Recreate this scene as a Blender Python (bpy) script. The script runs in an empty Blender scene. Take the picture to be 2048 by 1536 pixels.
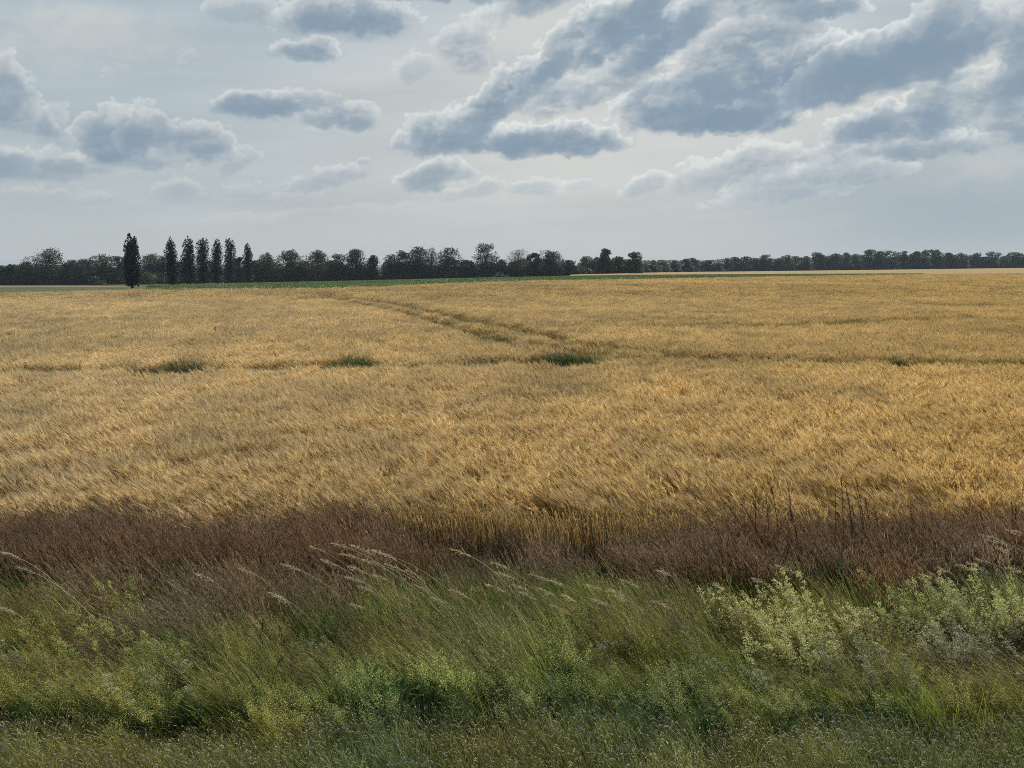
import bpy, math, numpy as np
from mathutils import Vector

S = bpy.context.scene
COL = S.collection

# ------------------------------------------------------------------ camera, sky light, sun, exposure
EYE = 4.1                                   # metres above the field
F = 1967.0                                  # focal length in photo pixels (2048 wide)
PITCH = math.radians(6.84)                  # looking slightly down
cd = bpy.data.cameras.new('camera')
cam = bpy.data.objects.new('camera', cd); COL.objects.link(cam)
cam.location = (0, 0, EYE); cam.rotation_euler = (math.pi/2-PITCH, 0, 0)
cd.sensor_width = 36.0; cd.lens = 36.0*F/2048.0
cd.clip_start = 0.1; cd.clip_end = 30000
S.camera = cam

SUN_EL, SUN_AZ = math.radians(46), math.radians(16)      # ahead, a little to the right, high
w = bpy.data.worlds.new('World'); S.world = w; w.use_nodes = True
nt = w.node_tree; bg = nt.nodes['Background']
sky = nt.nodes.new('ShaderNodeTexSky'); sky.sky_type = 'NISHITA'; sky.sun_disc = False
sky.sun_elevation = SUN_EL; sky.sun_rotation = SUN_AZ; sky.air_density = 1.0; sky.dust_density = 2.0; sky.ozone_density = 1.0
nt.links.new(sky.outputs[0], bg.inputs[0]); bg.inputs[1].default_value = 0.15
sd = bpy.data.lights.new('sun', 'SUN'); sd.energy = 4.2; sd.angle = math.radians(0.6); sd.color = (1.0, .95, .86)
sun = bpy.data.objects.new('sun', sd); COL.objects.link(sun)
sun.rotation_euler = Vector((-math.sin(SUN_AZ)*math.cos(SUN_EL), -math.cos(SUN_AZ)*math.cos(SUN_EL), -math.sin(SUN_EL))).to_track_quat('-Z', 'Y').to_euler()
sun.location = (20, 30, 60)
S.view_settings.view_transform = 'Standard'; S.view_settings.look = 'None'
S.view_settings.exposure = 0.0; S.view_settings.gamma = 1.0
S.cycles.max_bounces = 6; S.cycles.diffuse_bounces = 3; S.cycles.transmission_bounces = 4
S.cycles.transparent_max_bounces = 8; S.cycles.volume_bounces = 0; S.cycles.caustics_reflective = False; S.cycles.caustics_refractive = False
S.cycles.use_denoising = False; S.cycles.filter_width = 0.95

# ------------------------------------------------------------------ helpers
def pix2dir(X, Y):
    x = (np.asarray(X, float)-1024)/F; y = (768-np.asarray(Y, float))/F
    c, s = math.cos(PITCH), math.sin(PITCH)
    return x, c+y*s, -s+y*c
def pix2ae(X, Y):
    x, y, z = pix2dir(X, Y)
    return np.degrees(np.arctan2(x, y)), np.degrees(np.arctan2(z, np.hypot(x, y)))
def at_y(X, Y, y):
    """the point seen at photo pixel X, Y that stands y metres ahead"""
    a, b, c = pix2dir(X, Y)
    return np.array([a/b*y, y, EYE+c/b*y])
def px_of(x, y, z):
    c, s = math.cos(PITCH), math.sin(PITCH)
    dz = z-EYE; d = y*c-dz*s
    return 1024+F*x/d, 768-F*(dz*c+y*s)/d

# the lie of the land: near-flat barley field, an edge where it ends, ground falling gently (left) or rising (right) to the woods
XC = np.array([-700, 0, 250, 650, 850, 1050, 1250, 1400, 1680, 1856, 2048, 2700.])
YC = np.array([112, 120, 130, 145, 165, 190, 210, 230, 270, 300, 330, 420.])       # distance of the barley's far edge
RC = np.array([600, 589, 581, 578, 570.5, 562.5, 560, 557, 552, 549.6, 547.5, 545.])
YB = np.array([540, 560, 560, 600, 610, 620, 640, 1000, 1050, 1075, 1100, 1150.])  # distance of the woods' foot
RB = np.array([572, 571, 571, 563, 558.5, 553.5, 548, 545, 541.5, 539.3, 536.6, 533.])
TC = (XC-1024)/F
CROP = 0.85
def row_slope(r):
    a, b, c = pix2dir(1024, r); return c/b
ZC = EYE-CROP+np.array([row_slope(r) for r in RC])*YC
ZB = EYE+np.array([row_slope(r) for r in RB])*YB
def edge_y(t): return np.interp(t, TC, YC)
def wood_y(t): return np.interp(t, TC, YB)
def ground_z(x, y):
    x = np.asarray(x, float); y = np.asarray(y, float)
    ys = np.maximum(y, 1.0); t = np.clip(x/ys, -1.0, 1.0)
    z = 0
    for k, wt in ((-.03, .25), (0, .5), (.03, .25)):
        yc, zc, yb, zb = edge_y(t+k), np.interp(t+k, TC, ZC), wood_y(t+k), np.interp(t+k, TC, ZB)
        a = np.clip((ys-35)/(yc-35), 0, 1); b = np.clip((ys-yc)/(yb-yc), 0, 1)
        z = z+wt*np.where(ys < yc, zc*a*a*(3-2*a), zc+(zb-zc)*b)
    return z
def at_ground(X, Y, h=0.0, lo=8.0, hi=1500.0):
    """the point of the ground (raised by h) seen at photo pixel X, Y"""
    a, b, c = pix2dir(X, Y); ys = np.geomspace(lo, hi, 4000)
    xs = a/b*ys; zs = EYE+c/b*ys; g = ground_z(xs, ys)+h
    k = int(np.argmax(zs <= g)) if (zs <= g).any() else len(ys)-1
    return np.array([xs[k], ys[k], g[k]-h])

def vnoise(x, y, seed):
    r = np.random.RandomState(seed); n = 256; g = r.rand(n, n).astype(np.float32)
    xi = np.floor(x).astype(int); yi = np.floor(y).astype(int); fx = x-xi; fy = y-yi
    fx = fx*fx*fx*(fx*(fx*6-15)+10); fy = fy*fy*fy*(fy*(fy*6-15)+10)
    a = g[yi % n, xi % n]; b = g[yi % n, (xi+1) % n]; c = g[(yi+1) % n, xi % n]; d = g[(yi+1) % n, (xi+1) % n]
    return (a*(1-fx)+b*fx)*(1-fy)+(c*(1-fx)+d*fx)*fy
def fbm(x, y, seed, octv=5, gain=0.5, billow=False):
    s = 0; a = 1; t = 0; c, sn = math.cos(.6), math.sin(.6)
    for o in range(octv):
        n = vnoise(x+17.3*o, y-9.1*o, seed+o)
        if billow: n = 1-np.abs(2*n-1)
        s = s+a*n; t += a; a *= gain; x, y = (x*c-y*sn)*2.03, (x*sn+y*c)*2.03
    return s/t
def sstep(a, b, x):
    t = np.clip((x-a)/(b-a), 0, 1); return t*t*(3-2*t)

class MB:
    """collects quads with a colour per vertex; build() makes them one mesh"""
    def __init__(s): s.v = []; s.f = []; s.c = []; s.n = 0
    def add(s, v, f, c):
        v = np.asarray(v, np.float32).reshape(-1, 3); f = np.asarray(f, np.int64).reshape(-1, 4)
        c = np.broadcast_to(np.asarray(c, np.float32), v.shape)
        s.v.append(v); s.f.append(f+s.n); s.c.append(c); s.n += len(v)
    def mesh(s, name, mat, smooth=False):
        v = np.concatenate(s.v); f = np.concatenate(s.f); c = np.concatenate(s.c)
        m = bpy.data.meshes.new(name)
        m.vertices.add(len(v)); m.vertices.foreach_set('co', v.ravel())
        m.loops.add(len(f)*4); m.loops.foreach_set('vertex_index', f.ravel().astype(np.int32))
        m.polygons.add(len(f)); m.polygons.foreach_set('loop_start', np.arange(len(f), dtype=np.int32)*4)
        m.polygons.foreach_set('use_smooth', np.full(len(f), smooth, bool))
        a = m.attributes.new('tone', 'FLOAT_COLOR', 'POINT')
        a.data.foreach_set('color', np.concatenate([c, np.ones((len(c), 1), np.float32)], 1).ravel())
        m.update(calc_edges=True)
        if mat: m.materials.append(mat)
        return m
    def build(s, name, mat, parent=None, smooth=False):
        o = bpy.data.objects.new(name, s.mesh(name, mat, smooth)); COL.objects.link(o)
        if parent: o.parent = parent
        return o

def tag(o, label=None, cat=None, group=None, kind=None):
    for k, v in (('label', label), ('category', cat), ('group', group), ('kind', kind)):
        if v: o[k] = v
    return o
def empty(name, loc, label, cat, group=None):
    o = bpy.data.objects.new(name, None); COL.objects.link(o); o.location = tuple(float(q) for q in loc); o.empty_display_size = .3
    return tag(o, label, cat, group)
def copy_thing(src, label, group, loc, rz=0, scale=(1, 1, 1)):
    r = src.copy(); COL.objects.link(r); r.location = tuple(float(q) for q in loc); r.rotation_euler = (0, 0, rz); r.scale = scale
    r['label'] = label
    if group: r['group'] = group
    elif 'group' in r: del r['group']
    for ch in src.children:
        c = ch.copy(); COL.objects.link(c); c.parent = r
    return r

def ribbons(mb, base, L, az, th0, th1, w, col0, col1, K=5, bend=1.5, prof=None, side=None, rng=None):
    """N curved strips; th0, th1: angle from upright at foot and tip; az: heading of the lean; returns tips and tip headings"""
    base = np.asarray(base, float); N = len(base)
    B = lambda q: np.broadcast_to(np.asarray(q, float), (N,))
    L, az, th0, th1, w = B(L), B(az), B(th0), B(th1), B(w)
    s = np.linspace(0, 1, K)
    mid = (s[1:]+s[:-1])/2
    th = th0[:, None]+(th1-th0)[:, None]*mid[None]**bend
    st = L[:, None]/(K-1)
    hx = np.sin(th)*st; hz = np.cos(th)*st
    P = np.zeros((N, K, 3)); P[:, 0] = base
    P[:, 1:, 0] = base[:, 0, None]+np.cumsum(hx*np.cos(az)[:, None], 1)
    P[:, 1:, 1] = base[:, 1, None]+np.cumsum(hx*np.sin(az)[:, None], 1)
    P[:, 1:, 2] = base[:, 2, None]+np.cumsum(hz, 1)
    ph = B(side) if side is not None else rng.uniform(0, math.pi, N)
    sv = np.stack([np.cos(ph), np.sin(ph), np.zeros(N)], 1)
    if prof is None: prof = np.linspace(1, .12, K)**.7
    ww = (w[:, None]*np.asarray(prof)[None])[..., None]*.5*sv[:, None]
    V = np.stack([P-ww, P+ww], 2)                          # N,K,2,3
    i = (np.arange(N)[:, None]*K+np.arange(K-1)[None])*2
    f = np.stack([i, i+1, i+3, i+2], -1)
    c0 = np.broadcast_to(np.asarray(col0, float), (N, 3)); c1 = np.broadcast_to(np.asarray(col1, float), (N, 3))
    C = c0[:, None]+(c1-c0)[:, None]*s[None, :, None]
    mb.add(V, f, np.repeat(C[:, :, None], 2, 2).reshape(-1, 3))
    return P, th[:, -1]
def tube(mb, pts, rad, col, n=7):
    pts = np.asarray(pts, float); K = len(pts); rad = np.broadcast_to(rad, (K,))
    V = []
    for k in range(K):
        d = pts[min(k+1, K-1)]-pts[max(k-1, 0)]; d /= np.linalg.norm(d)+1e-9
        a = np.cross(d, (0, 1, 0) if abs(d[1]) < .9 else (1, 0, 0)); a /= np.linalg.norm(a); b = np.cross(d, a)
        q = np.arange(n)*2*math.pi/n
        V.append(pts[k]+rad[k]*(np.cos(q)[:, None]*a+np.sin(q)[:, None]*b))
    f = [[k*n+j, k*n+(j+1) % n, (k+1)*n+(j+1) % n, (k+1)*n+j] for k in range(K-1) for j in range(n)]
    mb.add(np.concatenate(V), f, col)
def flakes(mb, P, size, col, rng, flat=0.0, asp=.7):
    """small leaf-like quads at the points P"""
    N = len(P); size = np.broadcast_to(np.asarray(size, float), (N,))
    a = rng.normal(size=(N, 3)); a[:, 2] *= 1-flat; a /= np.linalg.norm(a, axis=1)[:, None]
    b = rng.normal(size=(N, 3)); b -= (b*a).sum(1)[:, None]*a; b /= np.linalg.norm(b, axis=1)[:, None]
    a = a*size[:, None]*.5; b = b*size[:, None]*.5*asp
    V = np.stack([P-a, P-b*1.0, P+a, P+b], 1)
    c = np.broadcast_to(np.asarray(col, float), (N, 3))
    mb.add(V, np.arange(N*4).reshape(N, 4), np.repeat(c[:, None], 4, 1).reshape(-1, 3))
def jit(rng, col, n, a=.2, h=.06):
    col = np.asarray(col, float)
    return np.clip(col[None]*np.exp(rng.normal(0, a, (n, 1)))*np.exp(rng.normal(0, h, (n, 3))), 0.001, .9)

# ------------------------------------------------------------------ materials
def plant_mat(name, trans=.35, rough=.6, instanced=False, spec=.25, noise=0.0, noise_scale=1.0):
    m = bpy.data.materials.new(name); m.use_nodes = True; t = m.node_tree; t.nodes.clear()
    out = t.nodes.new('ShaderNodeOutputMaterial'); a = t.nodes.new('ShaderNodeAttribute'); a.attribute_name = 'tone'
    c = a.outputs['Color']
    if instanced:
        b = t.nodes.new('ShaderNodeAttribute'); b.attribute_type = 'INSTANCER'; b.attribute_name = 'tint'
        x = t.nodes.new('ShaderNodeMix'); x.data_type = 'RGBA'; x.blend_type = 'MULTIPLY'; x.inputs['Factor'].default_value = 1
        t.links.new(c, x.inputs['A']); t.links.new(b.outputs['Color'], x.inputs['B']); c = x.outputs['Result']
    if noise:
        g = t.nodes.new('ShaderNodeNewGeometry'); nz = t.nodes.new('ShaderNodeTexNoise'); nz.inputs['Scale'].default_value = noise_scale; nz.inputs['Detail'].default_value = 4
        t.links.new(g.outputs['Position'], nz.inputs['Vector'])
        mr = t.nodes.new('ShaderNodeMapRange'); mr.inputs['From Min'].default_value = .3; mr.inputs['From Max'].default_value = .7
        mr.inputs['To Min'].default_value = 1-noise; mr.inputs['To Max'].default_value = 1+noise; t.links.new(nz.outputs['Fac'], mr.inputs['Value'])
        x = t.nodes.new('ShaderNodeVectorMath'); x.operation = 'SCALE'; t.links.new(c, x.inputs[0]); t.links.new(mr.outputs[0], x.inputs['Scale']); c = x.outputs[0]
    p = t.nodes.new('ShaderNodeBsdfPrincipled'); p.inputs['Roughness'].default_value = rough; p.inputs['Specular IOR Level'].default_value = spec
    t.links.new(c, p.inputs['Base Color'])
    if trans:
        q = t.nodes.new('ShaderNodeBsdfTranslucent'); t.links.new(c, q.inputs['Color'])
        mx = t.nodes.new('ShaderNodeMixShader'); mx.inputs[0].default_value = trans
        t.links.new(p.outputs[0], mx.inputs[1]); t.links.new(q.outputs[0], mx.inputs[2]); t.links.new(mx.outputs[0], out.inputs[0])
    else: t.links.new(p.outputs[0], out.inputs[0])
    return m
def land_mat(name, c0, c1, scale, c2=None, scale2=.02, bump=.0, stretch=(1, 1, 1)):
    """ground: two noises mix three colours"""
    m = bpy.data.materials.new(name); m.use_nodes = True; t = m.node_tree; p = t.nodes['Principled BSDF']
    p.inputs['Roughness'].default_value = .95; p.inputs['Specular IOR Level'].default_value = .1
    g = t.nodes.new('ShaderNodeNewGeometry'); mp = t.nodes.new('ShaderNodeMapping'); mp.inputs['Scale'].default_value = stretch
    t.links.new(g.outputs['Position'], mp.inputs['Vector'])
    def nz(sc, det):
        n = t.nodes.new('ShaderNodeTexNoise'); n.inputs['Scale'].default_value = sc; n.inputs['Detail'].default_value = det; n.inputs['Roughness'].default_value = .65
        t.links.new(mp.outputs[0], n.inputs['Vector'])
        r = t.nodes.new('ShaderNodeMapRange'); r.inputs['From Min'].default_value = .35; r.inputs['From Max'].default_value = .65; t.links.new(n.outputs['Fac'], r.inputs['Value']); return r.outputs[0]
    def mix(f, a, b):
        x = t.nodes.new('ShaderNodeMix'); x.data_type = 'RGBA'; t.links.new(f, x.inputs['Factor'])
        for s_, q in (('A', a), ('B', b)):
            if isinstance(q, tuple): x.inputs[s_].default_value = (*q, 1)
            else: t.links.new(q, x.inputs[s_])
        return x.outputs['Result']
    f = nz(scale, 8); c = mix(f, c0, c1)
    if c2: c = mix(nz(scale2, 4), c, c2)
    t.links.new(c, p.inputs['Base Color'])
    if bump:
        b = t.nodes.new('ShaderNodeBump'); b.inputs['Strength'].default_value = .8; b.inputs['Distance'].default_value = bump; t.links.new(f, b.inputs['Height']); t.links.new(b.outputs[0], p.inputs['Normal'])
    return m

def scatter(name, protos, P, rot, scl, idx, tint, label, cat=None):
    """ONE object of uncountable plants: tufts set out over the points P"""
    me = bpy.data.meshes.new(name); N = len(P)
    me.vertices.add(N); me.vertices.foreach_set('co', np.asarray(P, np.float32).ravel())
    for nm, ty, arr, key in (('turn', 'FLOAT_VECTOR', rot, 'vector'), ('size', 'FLOAT_VECTOR', scl, 'vector'), ('tint', 'FLOAT_VECTOR', tint, 'vector')):
        me.attributes.new(nm, ty, 'POINT').data.foreach_set(key, np.asarray(arr, np.float32).ravel())
    me.attributes.new('pick', 'INT', 'POINT').data.foreach_set('value', np.asarray(idx, np.int32))
    o = bpy.data.objects.new(name, me); COL.objects.link(o); tag(o, label, cat, None, 'stuff')
    g = bpy.data.node_groups.new(name, 'GeometryNodeTree'); g.is_modifier = True
    g.interface.new_socket('Geometry', in_out='INPUT', socket_type='NodeSocketGeometry'); g.interface.new_socket('Geometry', in_out='OUTPUT', socket_type='NodeSocketGeometry')
    gi = g.nodes.new('NodeGroupInput'); go = g.nodes.new('NodeGroupOutput'); ip = g.nodes.new('GeometryNodeInstanceOnPoints'); jn = g.nodes.new('GeometryNodeJoinGeometry')
    for p in reversed(protos):          # joined geometry comes out last link first
        oi = g.nodes.new('GeometryNodeObjectInfo'); oi.inputs['Object'].default_value = p; oi.inputs['As Instance'].default_value = False
        ti = g.nodes.new('GeometryNodeGeometryToInstance'); g.links.new(oi.outputs['Geometry'], ti.inputs[0]); g.links.new(ti.outputs[0], jn.inputs[0])
    def na(nm, ty):
        n = g.nodes.new('GeometryNodeInputNamedAttribute'); n.data_type = ty; n.inputs['Name'].default_value = nm; return n.outputs['Attribute']
    g.links.new(gi.outputs[0], ip.inputs['Points']); g.links.new(jn.outputs[0], ip.inputs['Instance']); ip.inputs['Pick Instance'].default_value = True
    g.links.new(na('pick', 'INT'), ip.inputs['Instance Index']); g.links.new(na('turn', 'FLOAT_VECTOR'), ip.inputs['Rotation']); g.links.new(na('size', 'FLOAT_VECTOR'), ip.inputs['Scale'])
    g.links.new(ip.outputs[0], go.inputs[0])
    md = o.modifiers.new('tufts', 'NODES'); md.node_group = g
    return o
def proto(mb, name, mat): return bpy.data.objects.new(name, mb.mesh(name, mat))

# ------------------------------------------------------------------ sky: a far dome of hazy air and backlit cumulus
# centre x, y, half width, half height, turn, weight
CLOUDS=[(1600,150,300,62,-7,1.25),(1830,110,260,70,-16,1.2),(1500,95,170,60,-18,.9),(1010,195,150,52,-34,1.0),(1140,100,160,46,-42,.85),(1270,40,150,60,-38,1.15),
(1330,75,130,48,-30,1.2),(1230,165,120,36,-20,.7),(1395,228,175,58,-3,1.15),(1500,236,105,46,-4,1.0),(1290,200,90,40,-20,.8),(930,285,160,38,-2,1.05),(1110,285,160,42,0,1.05),(850,262,70,36,-25,.8),(1110,205,85,32,-8,.7),(1130,175,60,22,-5,.6),
(690,38,150,52,0,1.1),(610,102,80,27,-2,1.0),(480,22,75,36,0,.55),(900,-12,220,24,0,.9),(935,95,60,60,20,.6),(640,20,90,40,0,.6),
(530,213,105,34,0,1.0),(610,200,80,28,0,.7),(690,236,85,31,0,.85),(670,262,60,10,0,.3),
(235,285,85,62,-10,.95),(300,265,60,50,-20,.8),(385,290,85,50,5,.85),(270,320,120,28,0,.75),(470,318,38,36,-30,.45),
(12,190,58,72,0,.85),(48,240,75,36,15,.8),(110,262,30,60,0,.4),(60,338,130,32,0,.8),(-60,330,120,50,0,.7),(170,335,60,22,0,.5),
(110,392,120,18,2,.4),(370,388,65,34,0,.55),(492,385,50,20,0,.38),(650,358,90,25,-12,.6),(725,322,20,10,-10,.5),(600,395,60,15,-8,.3),(480,440,120,14,-4,.2),(700,420,160,14,-3,.2),
(870,355,82,36,-12,.85),(955,378,70,20,-12,.5),(1065,374,65,18,0,.5),(1160,372,60,14,-6,.3),(1300,370,65,22,-10,.5),(1090,385,40,10,0,.4),
(1480,340,150,44,-14,.6),(1620,362,200,40,-8,.6),(1560,395,160,24,-6,.45),(1700,300,110,40,-20,.4),
(1790,250,150,44,-4,.95),(1880,205,62,55,-60,.85),(1850,295,140,30,-2,.85),(1720,265,70,30,-20,.6),(1990,195,80,60,-20,.7),(2050,250,70,70,0,.75),(1985,60,90,55,-10,.55),(1890,30,70,45,-30,.75),(2060,80,70,60,0,.9),
(1640,18,110,28,0,1.0),(1560,5,120,30,-5,.7),(830,140,55,34,-30,.42),(370,120,24,18,-30,.3),(240,140,30,14,-30,.22),(1420,20,120,60,-40,.6),(1720,180,260,20,-6,.7),
(2150,130,160,70,-10,1.0),(2250,260,160,50,0,.8),(2450,180,200,60,-8,1.0),(-250,180,160,60,5,.9),(-380,300,160,40,0,.9),(1200,-60,260,50,-20,.9),(1750,-80,300,60,-10,1.0),(500,-90,260,50,0,.9)]
VEILS=[(1300,240,300,60,-25,.8),(1650,215,340,45,-8,.8),(1150,40,200,70,-40,.7),(1000,250,180,60,-20,.6),(1900,140,200,60,-15,.7),(1500,60,160,60,-30,.6),(90,70,260,70,-8,.6),(200,55,220,40,10,.35),(1000,60,200,60,-20,.5),(700,150,200,40,-8,.35),(1300,330,420,60,-3,.5),(1950,330,260,40,-4,.4),(1750,215,300,40,-8,.6),(1000,340,300,70,0,.4),(1300,130,400,90,-20,.6),(1950,150,200,60,-10,.7)]

def sky_color(A,E,da,de):
    """radiance of the hazy sky with each cloud laid over those farther off; A, E regular grids in degrees, rows upward"""
    lin=lambda c: np.where(np.array(c)/255.<.04,np.array(c)/255./12.92,((np.array(c)/255.+.055)/1.055)**2.4)
    k=.02913
    wx=(fbm(A*.5,E*.8,11,4)-.5)*1.5+(fbm(A*1.9,E*2.3,21,4)-.5)*.75
    wy=(fbm(A*.5+40,E*.8,31,4)-.5)*.8+(fbm(A*1.9+7,E*2.3,41,4)-.5)*.6
    bil=fbm(A*1.35,E*1.75,51,7,.6,True)-.56; n1=fbm(A*.6,E*1.0,71,6,.52)-.5; fine=fbm(A*4.2,E*5.0,91,5,.64)-.5
    streak=fbm(A*.12+E*.1,E*.9-A*.06,101,5,.5)-.5
    up=np.clip(E/15,0,1)
    side=np.exp(-((A-6)/17)**2)*np.exp(-((E-9)/8)**2)
    base=lin((186,193,193))*(1-up)[...,None]+lin((164,182,195))*up[...,None]
    base=base+(lin((212,214,211))-base)*(side*.85)[...,None]
    base=base*(1+streak*.22*sstep(0,4,E))[...,None]
    # blue-grey rain haze low on the right
    rain=np.exp(-((A-24)/9)**2)*np.exp(-((E-3.2)/2.6)**2)
    base=base+(lin((156,173,184))-base)*(rain*.7)[...,None]
    out=base
    def local(b,flat,wf=1.0):
        X,Y,rx,ry,rot,w=b
        a0,e0=pix2ae(X,Y); rx=rx*k; ry=ry*k
        c,s=math.cos(math.radians(-rot)),math.sin(math.radians(-rot))
        f=min(1.25,.5+.55*ry)*wf
        dx=A+wx*f-a0; dy=E+wy*f-e0
        u=(dx*c+dy*s)/rx; v=(-dx*s+dy*c)/ry
        return u,v
    for b in VEILS:
        u,v=local(b,False); m=np.exp(-(u*u+v*v)*1.6)*b[5]*(.75+1.2*n1+.9*streak)
        out=out+(lin((208,210,206))-out)*np.clip(m,0,.9)[...,None]
    order=sorted(range(len(CLOUDS)),key=lambda i:CLOUDS[i][1]*-1)
    ridge=fbm(A*2.1+3,E*2.9,151,6,.6,True)-.56; wisp=fbm(A*.8+E*.5+5,E*2.2-A*.30,171,7,.62)-.5
    core=np.ones_like(A); soft=(fbm(A*.7+2,E*1.0,191,4,.5)-.5); edge=wisp
    for i in order:
        b=CLOUDS[i]; w=b[5]
        u,v=local(b,True)
        vv=np.where(v<0,v*1.45,v*.88)
        r2=u*u+vv*vv
        q=np.clip(1.12-r2,0,1)
        if q.max()<=0: continue
        rough=sstep(-.75,.3,v)          # crisp heads, soft bases
        o=(i*7)%23
        bl=np.roll(bil,o*5,1); rg=np.roll(ridge,o*7,1)
        dens=q*(.85+.62*w)+(bl*.85*(.35+.65*rough)+n1*.95+rg*.42*rough+wisp*1.15+fine*.55*(.3+rough))*sstep(0,.5,q)-.33
        dens=np.clip(dens,0,None)*min(1,w+.1)
        acc=np.zeros_like(dens)
        for j in range(1,15):
            dy=max(1,int(round(j*.09/de))); dx=int(round(j*.03/da))
            sh=np.zeros_like(dens); sh[:-dy]=dens[dy:]
            if dx: sh[:,:-dx]=sh[:,dx:]
            acc+=sh*.09
        # thin places let the sun through, thick bases stay blue-grey
        L=np.exp(-acc*1.5-dens*1.05)
        L=np.clip(L*1.18+(rg*.55+wisp*.45+fine*.12)*rough*np.exp(-dens*.9)+n1*.16+fine*.04,0,1.15)
        # the shaded flat belly, soft-edged, low in the cloud
        uc,vc=local(b,True,.5); vb=vc+.18; vb=np.where(vb<0,vb*1.75,vb*1.12); k_=1.04-(uc*uc*.9+vb*vb)+soft*.95+(edge*.95+rg*.25)*sstep(-.35,.4,vc)
        core*=1-np.clip(sstep(.05,.80,k_)*min(1,w*.92)*(.25+.75*sstep(1.5,6,E)),0,1)*.82
        alpha=(1-np.exp(-dens*(1.35+2.9*rough)))*min(1,.3+.7*w)
        glow=.25+.75*np.exp(-((b[0]-1450)/650)**2)
        dark=lin((140,158,174)) if w>.9 else lin((152,166,178))
        bright=lin((210,213,211))*(1.0+.38*glow)
        c=dark+(bright-dark)*L[...,None]
        c=out+(c-out)*(.42+.58*sstep(.5,7,E))[...,None]
        out=out*(1-alpha[...,None])+c*alpha[...,None]
    core=1-core
    halo=(4*core*(1-core))**3*np.clip(ridge*.5+wisp*2.2+.15,0,1)*sstep(3,7,E)
    out=out+(lin((130,152,171))-out)*np.clip(core*.8,0,.78)[...,None]
    out=out+(lin((222,223,218))-out)*np.clip(halo*(.35+.45*side),0,.7)[...,None]
    return out

def build_sky():
    az = np.concatenate([np.linspace(-62, -31, 60)[:-1], np.linspace(-31, 31, 1112), np.linspace(31, 62, 60)[1:]])
    el = np.concatenate([np.linspace(-.9, 16, 300), np.linspace(16, 34, 70)[1:]])
    da, de = .0558, .0565
    # clouds are worked out on an even grid over the part that the photo shows, and just beyond
    ga = np.arange(-34, 34, da); ge = np.arange(-.9, 19, de); A, E = np.meshgrid(ga, ge)
    C = sky_color(A, E, da, de)
    AA, EE = np.meshgrid(az, el)
    ia = np.clip((AA-ga[0])/da, 0, len(ga)-1.001); ie = np.clip((EE-ge[0])/de, 0, len(ge)-1.001)
    i0 = ia.astype(int); j0 = ie.astype(int); fa = (ia-i0)[..., None]; fe = (ie-j0)[..., None]
    col = (C[j0, i0]*(1-fa)+C[j0, i0+1]*fa)*(1-fe)+(C[j0+1, i0]*(1-fa)+C[j0+1, i0+1]*fa)*fe
    fade = sstep(62, 36, np.abs(AA))*sstep(34, 18, EE)
    R = 9000.; a = np.radians(AA); e = np.radians(EE)
    V = np.stack([R*np.cos(e)*np.sin(a), R*np.cos(e)*np.cos(a), R*np.sin(e)], -1).reshape(-1, 3)
    n, m_ = AA.shape; q = (np.arange(n-1)[:, None]*m_+np.arange(m_-1)[None]).ravel()
    mb = MB(); mb.add(V, np.stack([q, q+m_, q+m_+1, q+1], 1), col.reshape(-1, 3))
    m = bpy.data.materials.new('sky air'); m.use_nodes = True; t = m.node_tree; t.nodes.clear()
    out = t.nodes.new('ShaderNodeOutputMaterial'); a_ = t.nodes.new('ShaderNodeAttribute'); a_.attribute_name = 'tone'
    em = t.nodes.new('ShaderNodeEmission'); tr = t.nodes.new('ShaderNodeBsdfTransparent'); mx = t.nodes.new('ShaderNodeMixShader')
    b_ = t.nodes.new('ShaderNodeAttribute'); b_.attribute_name = 'cover'
    t.links.new(a_.outputs['Color'], em.inputs[0]); t.links.new(b_.outputs['Fac'], mx.inputs[0]); t.links.new(tr.outputs[0], mx.inputs[1]); t.links.new(em.outputs[0], mx.inputs[2]); t.links.new(mx.outputs[0], out.inputs[0])
    m.cycles.emission_sampling = 'NONE'
    o = mb.build('sky', m, None, True); tag(o, kind='structure')
    o.data.attributes.new('cover', 'FLOAT', 'POINT').data.foreach_set('value', fade.ravel().astype(np.float32))
build_sky()

# ------------------------------------------------------------------ ground and fields
def build_ground():
    th = np.radians(np.concatenate([np.linspace(-180, -46, 30)[:-1], np.linspace(-46, 46, 190), np.linspace(46, 180, 30)[1:]]))
    r = np.concatenate([[0.5], np.geomspace(3, 1400, 110), np.geomspace(1600, 5500, 8)])
    R, T = np.meshgrid(r, th, indexing='ij'); x = R*np.sin(T); y = R*np.cos(T)
    V = np.stack([x, y, ground_z(x, y)], -1).reshape(-1, 3); n, m = R.shape
    q = (np.arange(n-1)[:, None]*m+np.arange(m-1)[None]).ravel()
    mb = MB(); mb.add(V, np.stack([q, q+1, q+m+1, q+m], 1), (.1, .1, .1))
    o = mb.build('ground', land_mat('meadow soil', (.055, .062, .022), (.10, .098, .038), .35, (.07, .085, .028), .03), None, True)
    tag(o, kind='structure')
build_ground()
def sheet(name, mat, Xs, ylo, yhi, off, n=30, geo=True):
    """a field laid on the ground between two distances"""
    Xs = np.asarray(Xs, float); t = (Xs-1024)/F; lo, hi = ylo(t), yhi(t)
    u = np.linspace(0, 1, n)
    y = lo[None]*(hi/lo)[None]**u[:, None]; x = t[None]*y; z = ground_z(x, y)+off
    V = np.stack([x, y, z], -1).reshape(-1, 3); m = len(Xs); q = (np.arange(n-1)[:, None]*m+np.arange(m-1)[None]).ravel()
    mb = MB(); mb.add(V, np.stack([q, q+1, q+m+1, q+m], 1), (.3, .3, .3))
    o = mb.build(name, mat, None, True); tag(o, kind='structure'); return o
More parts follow.
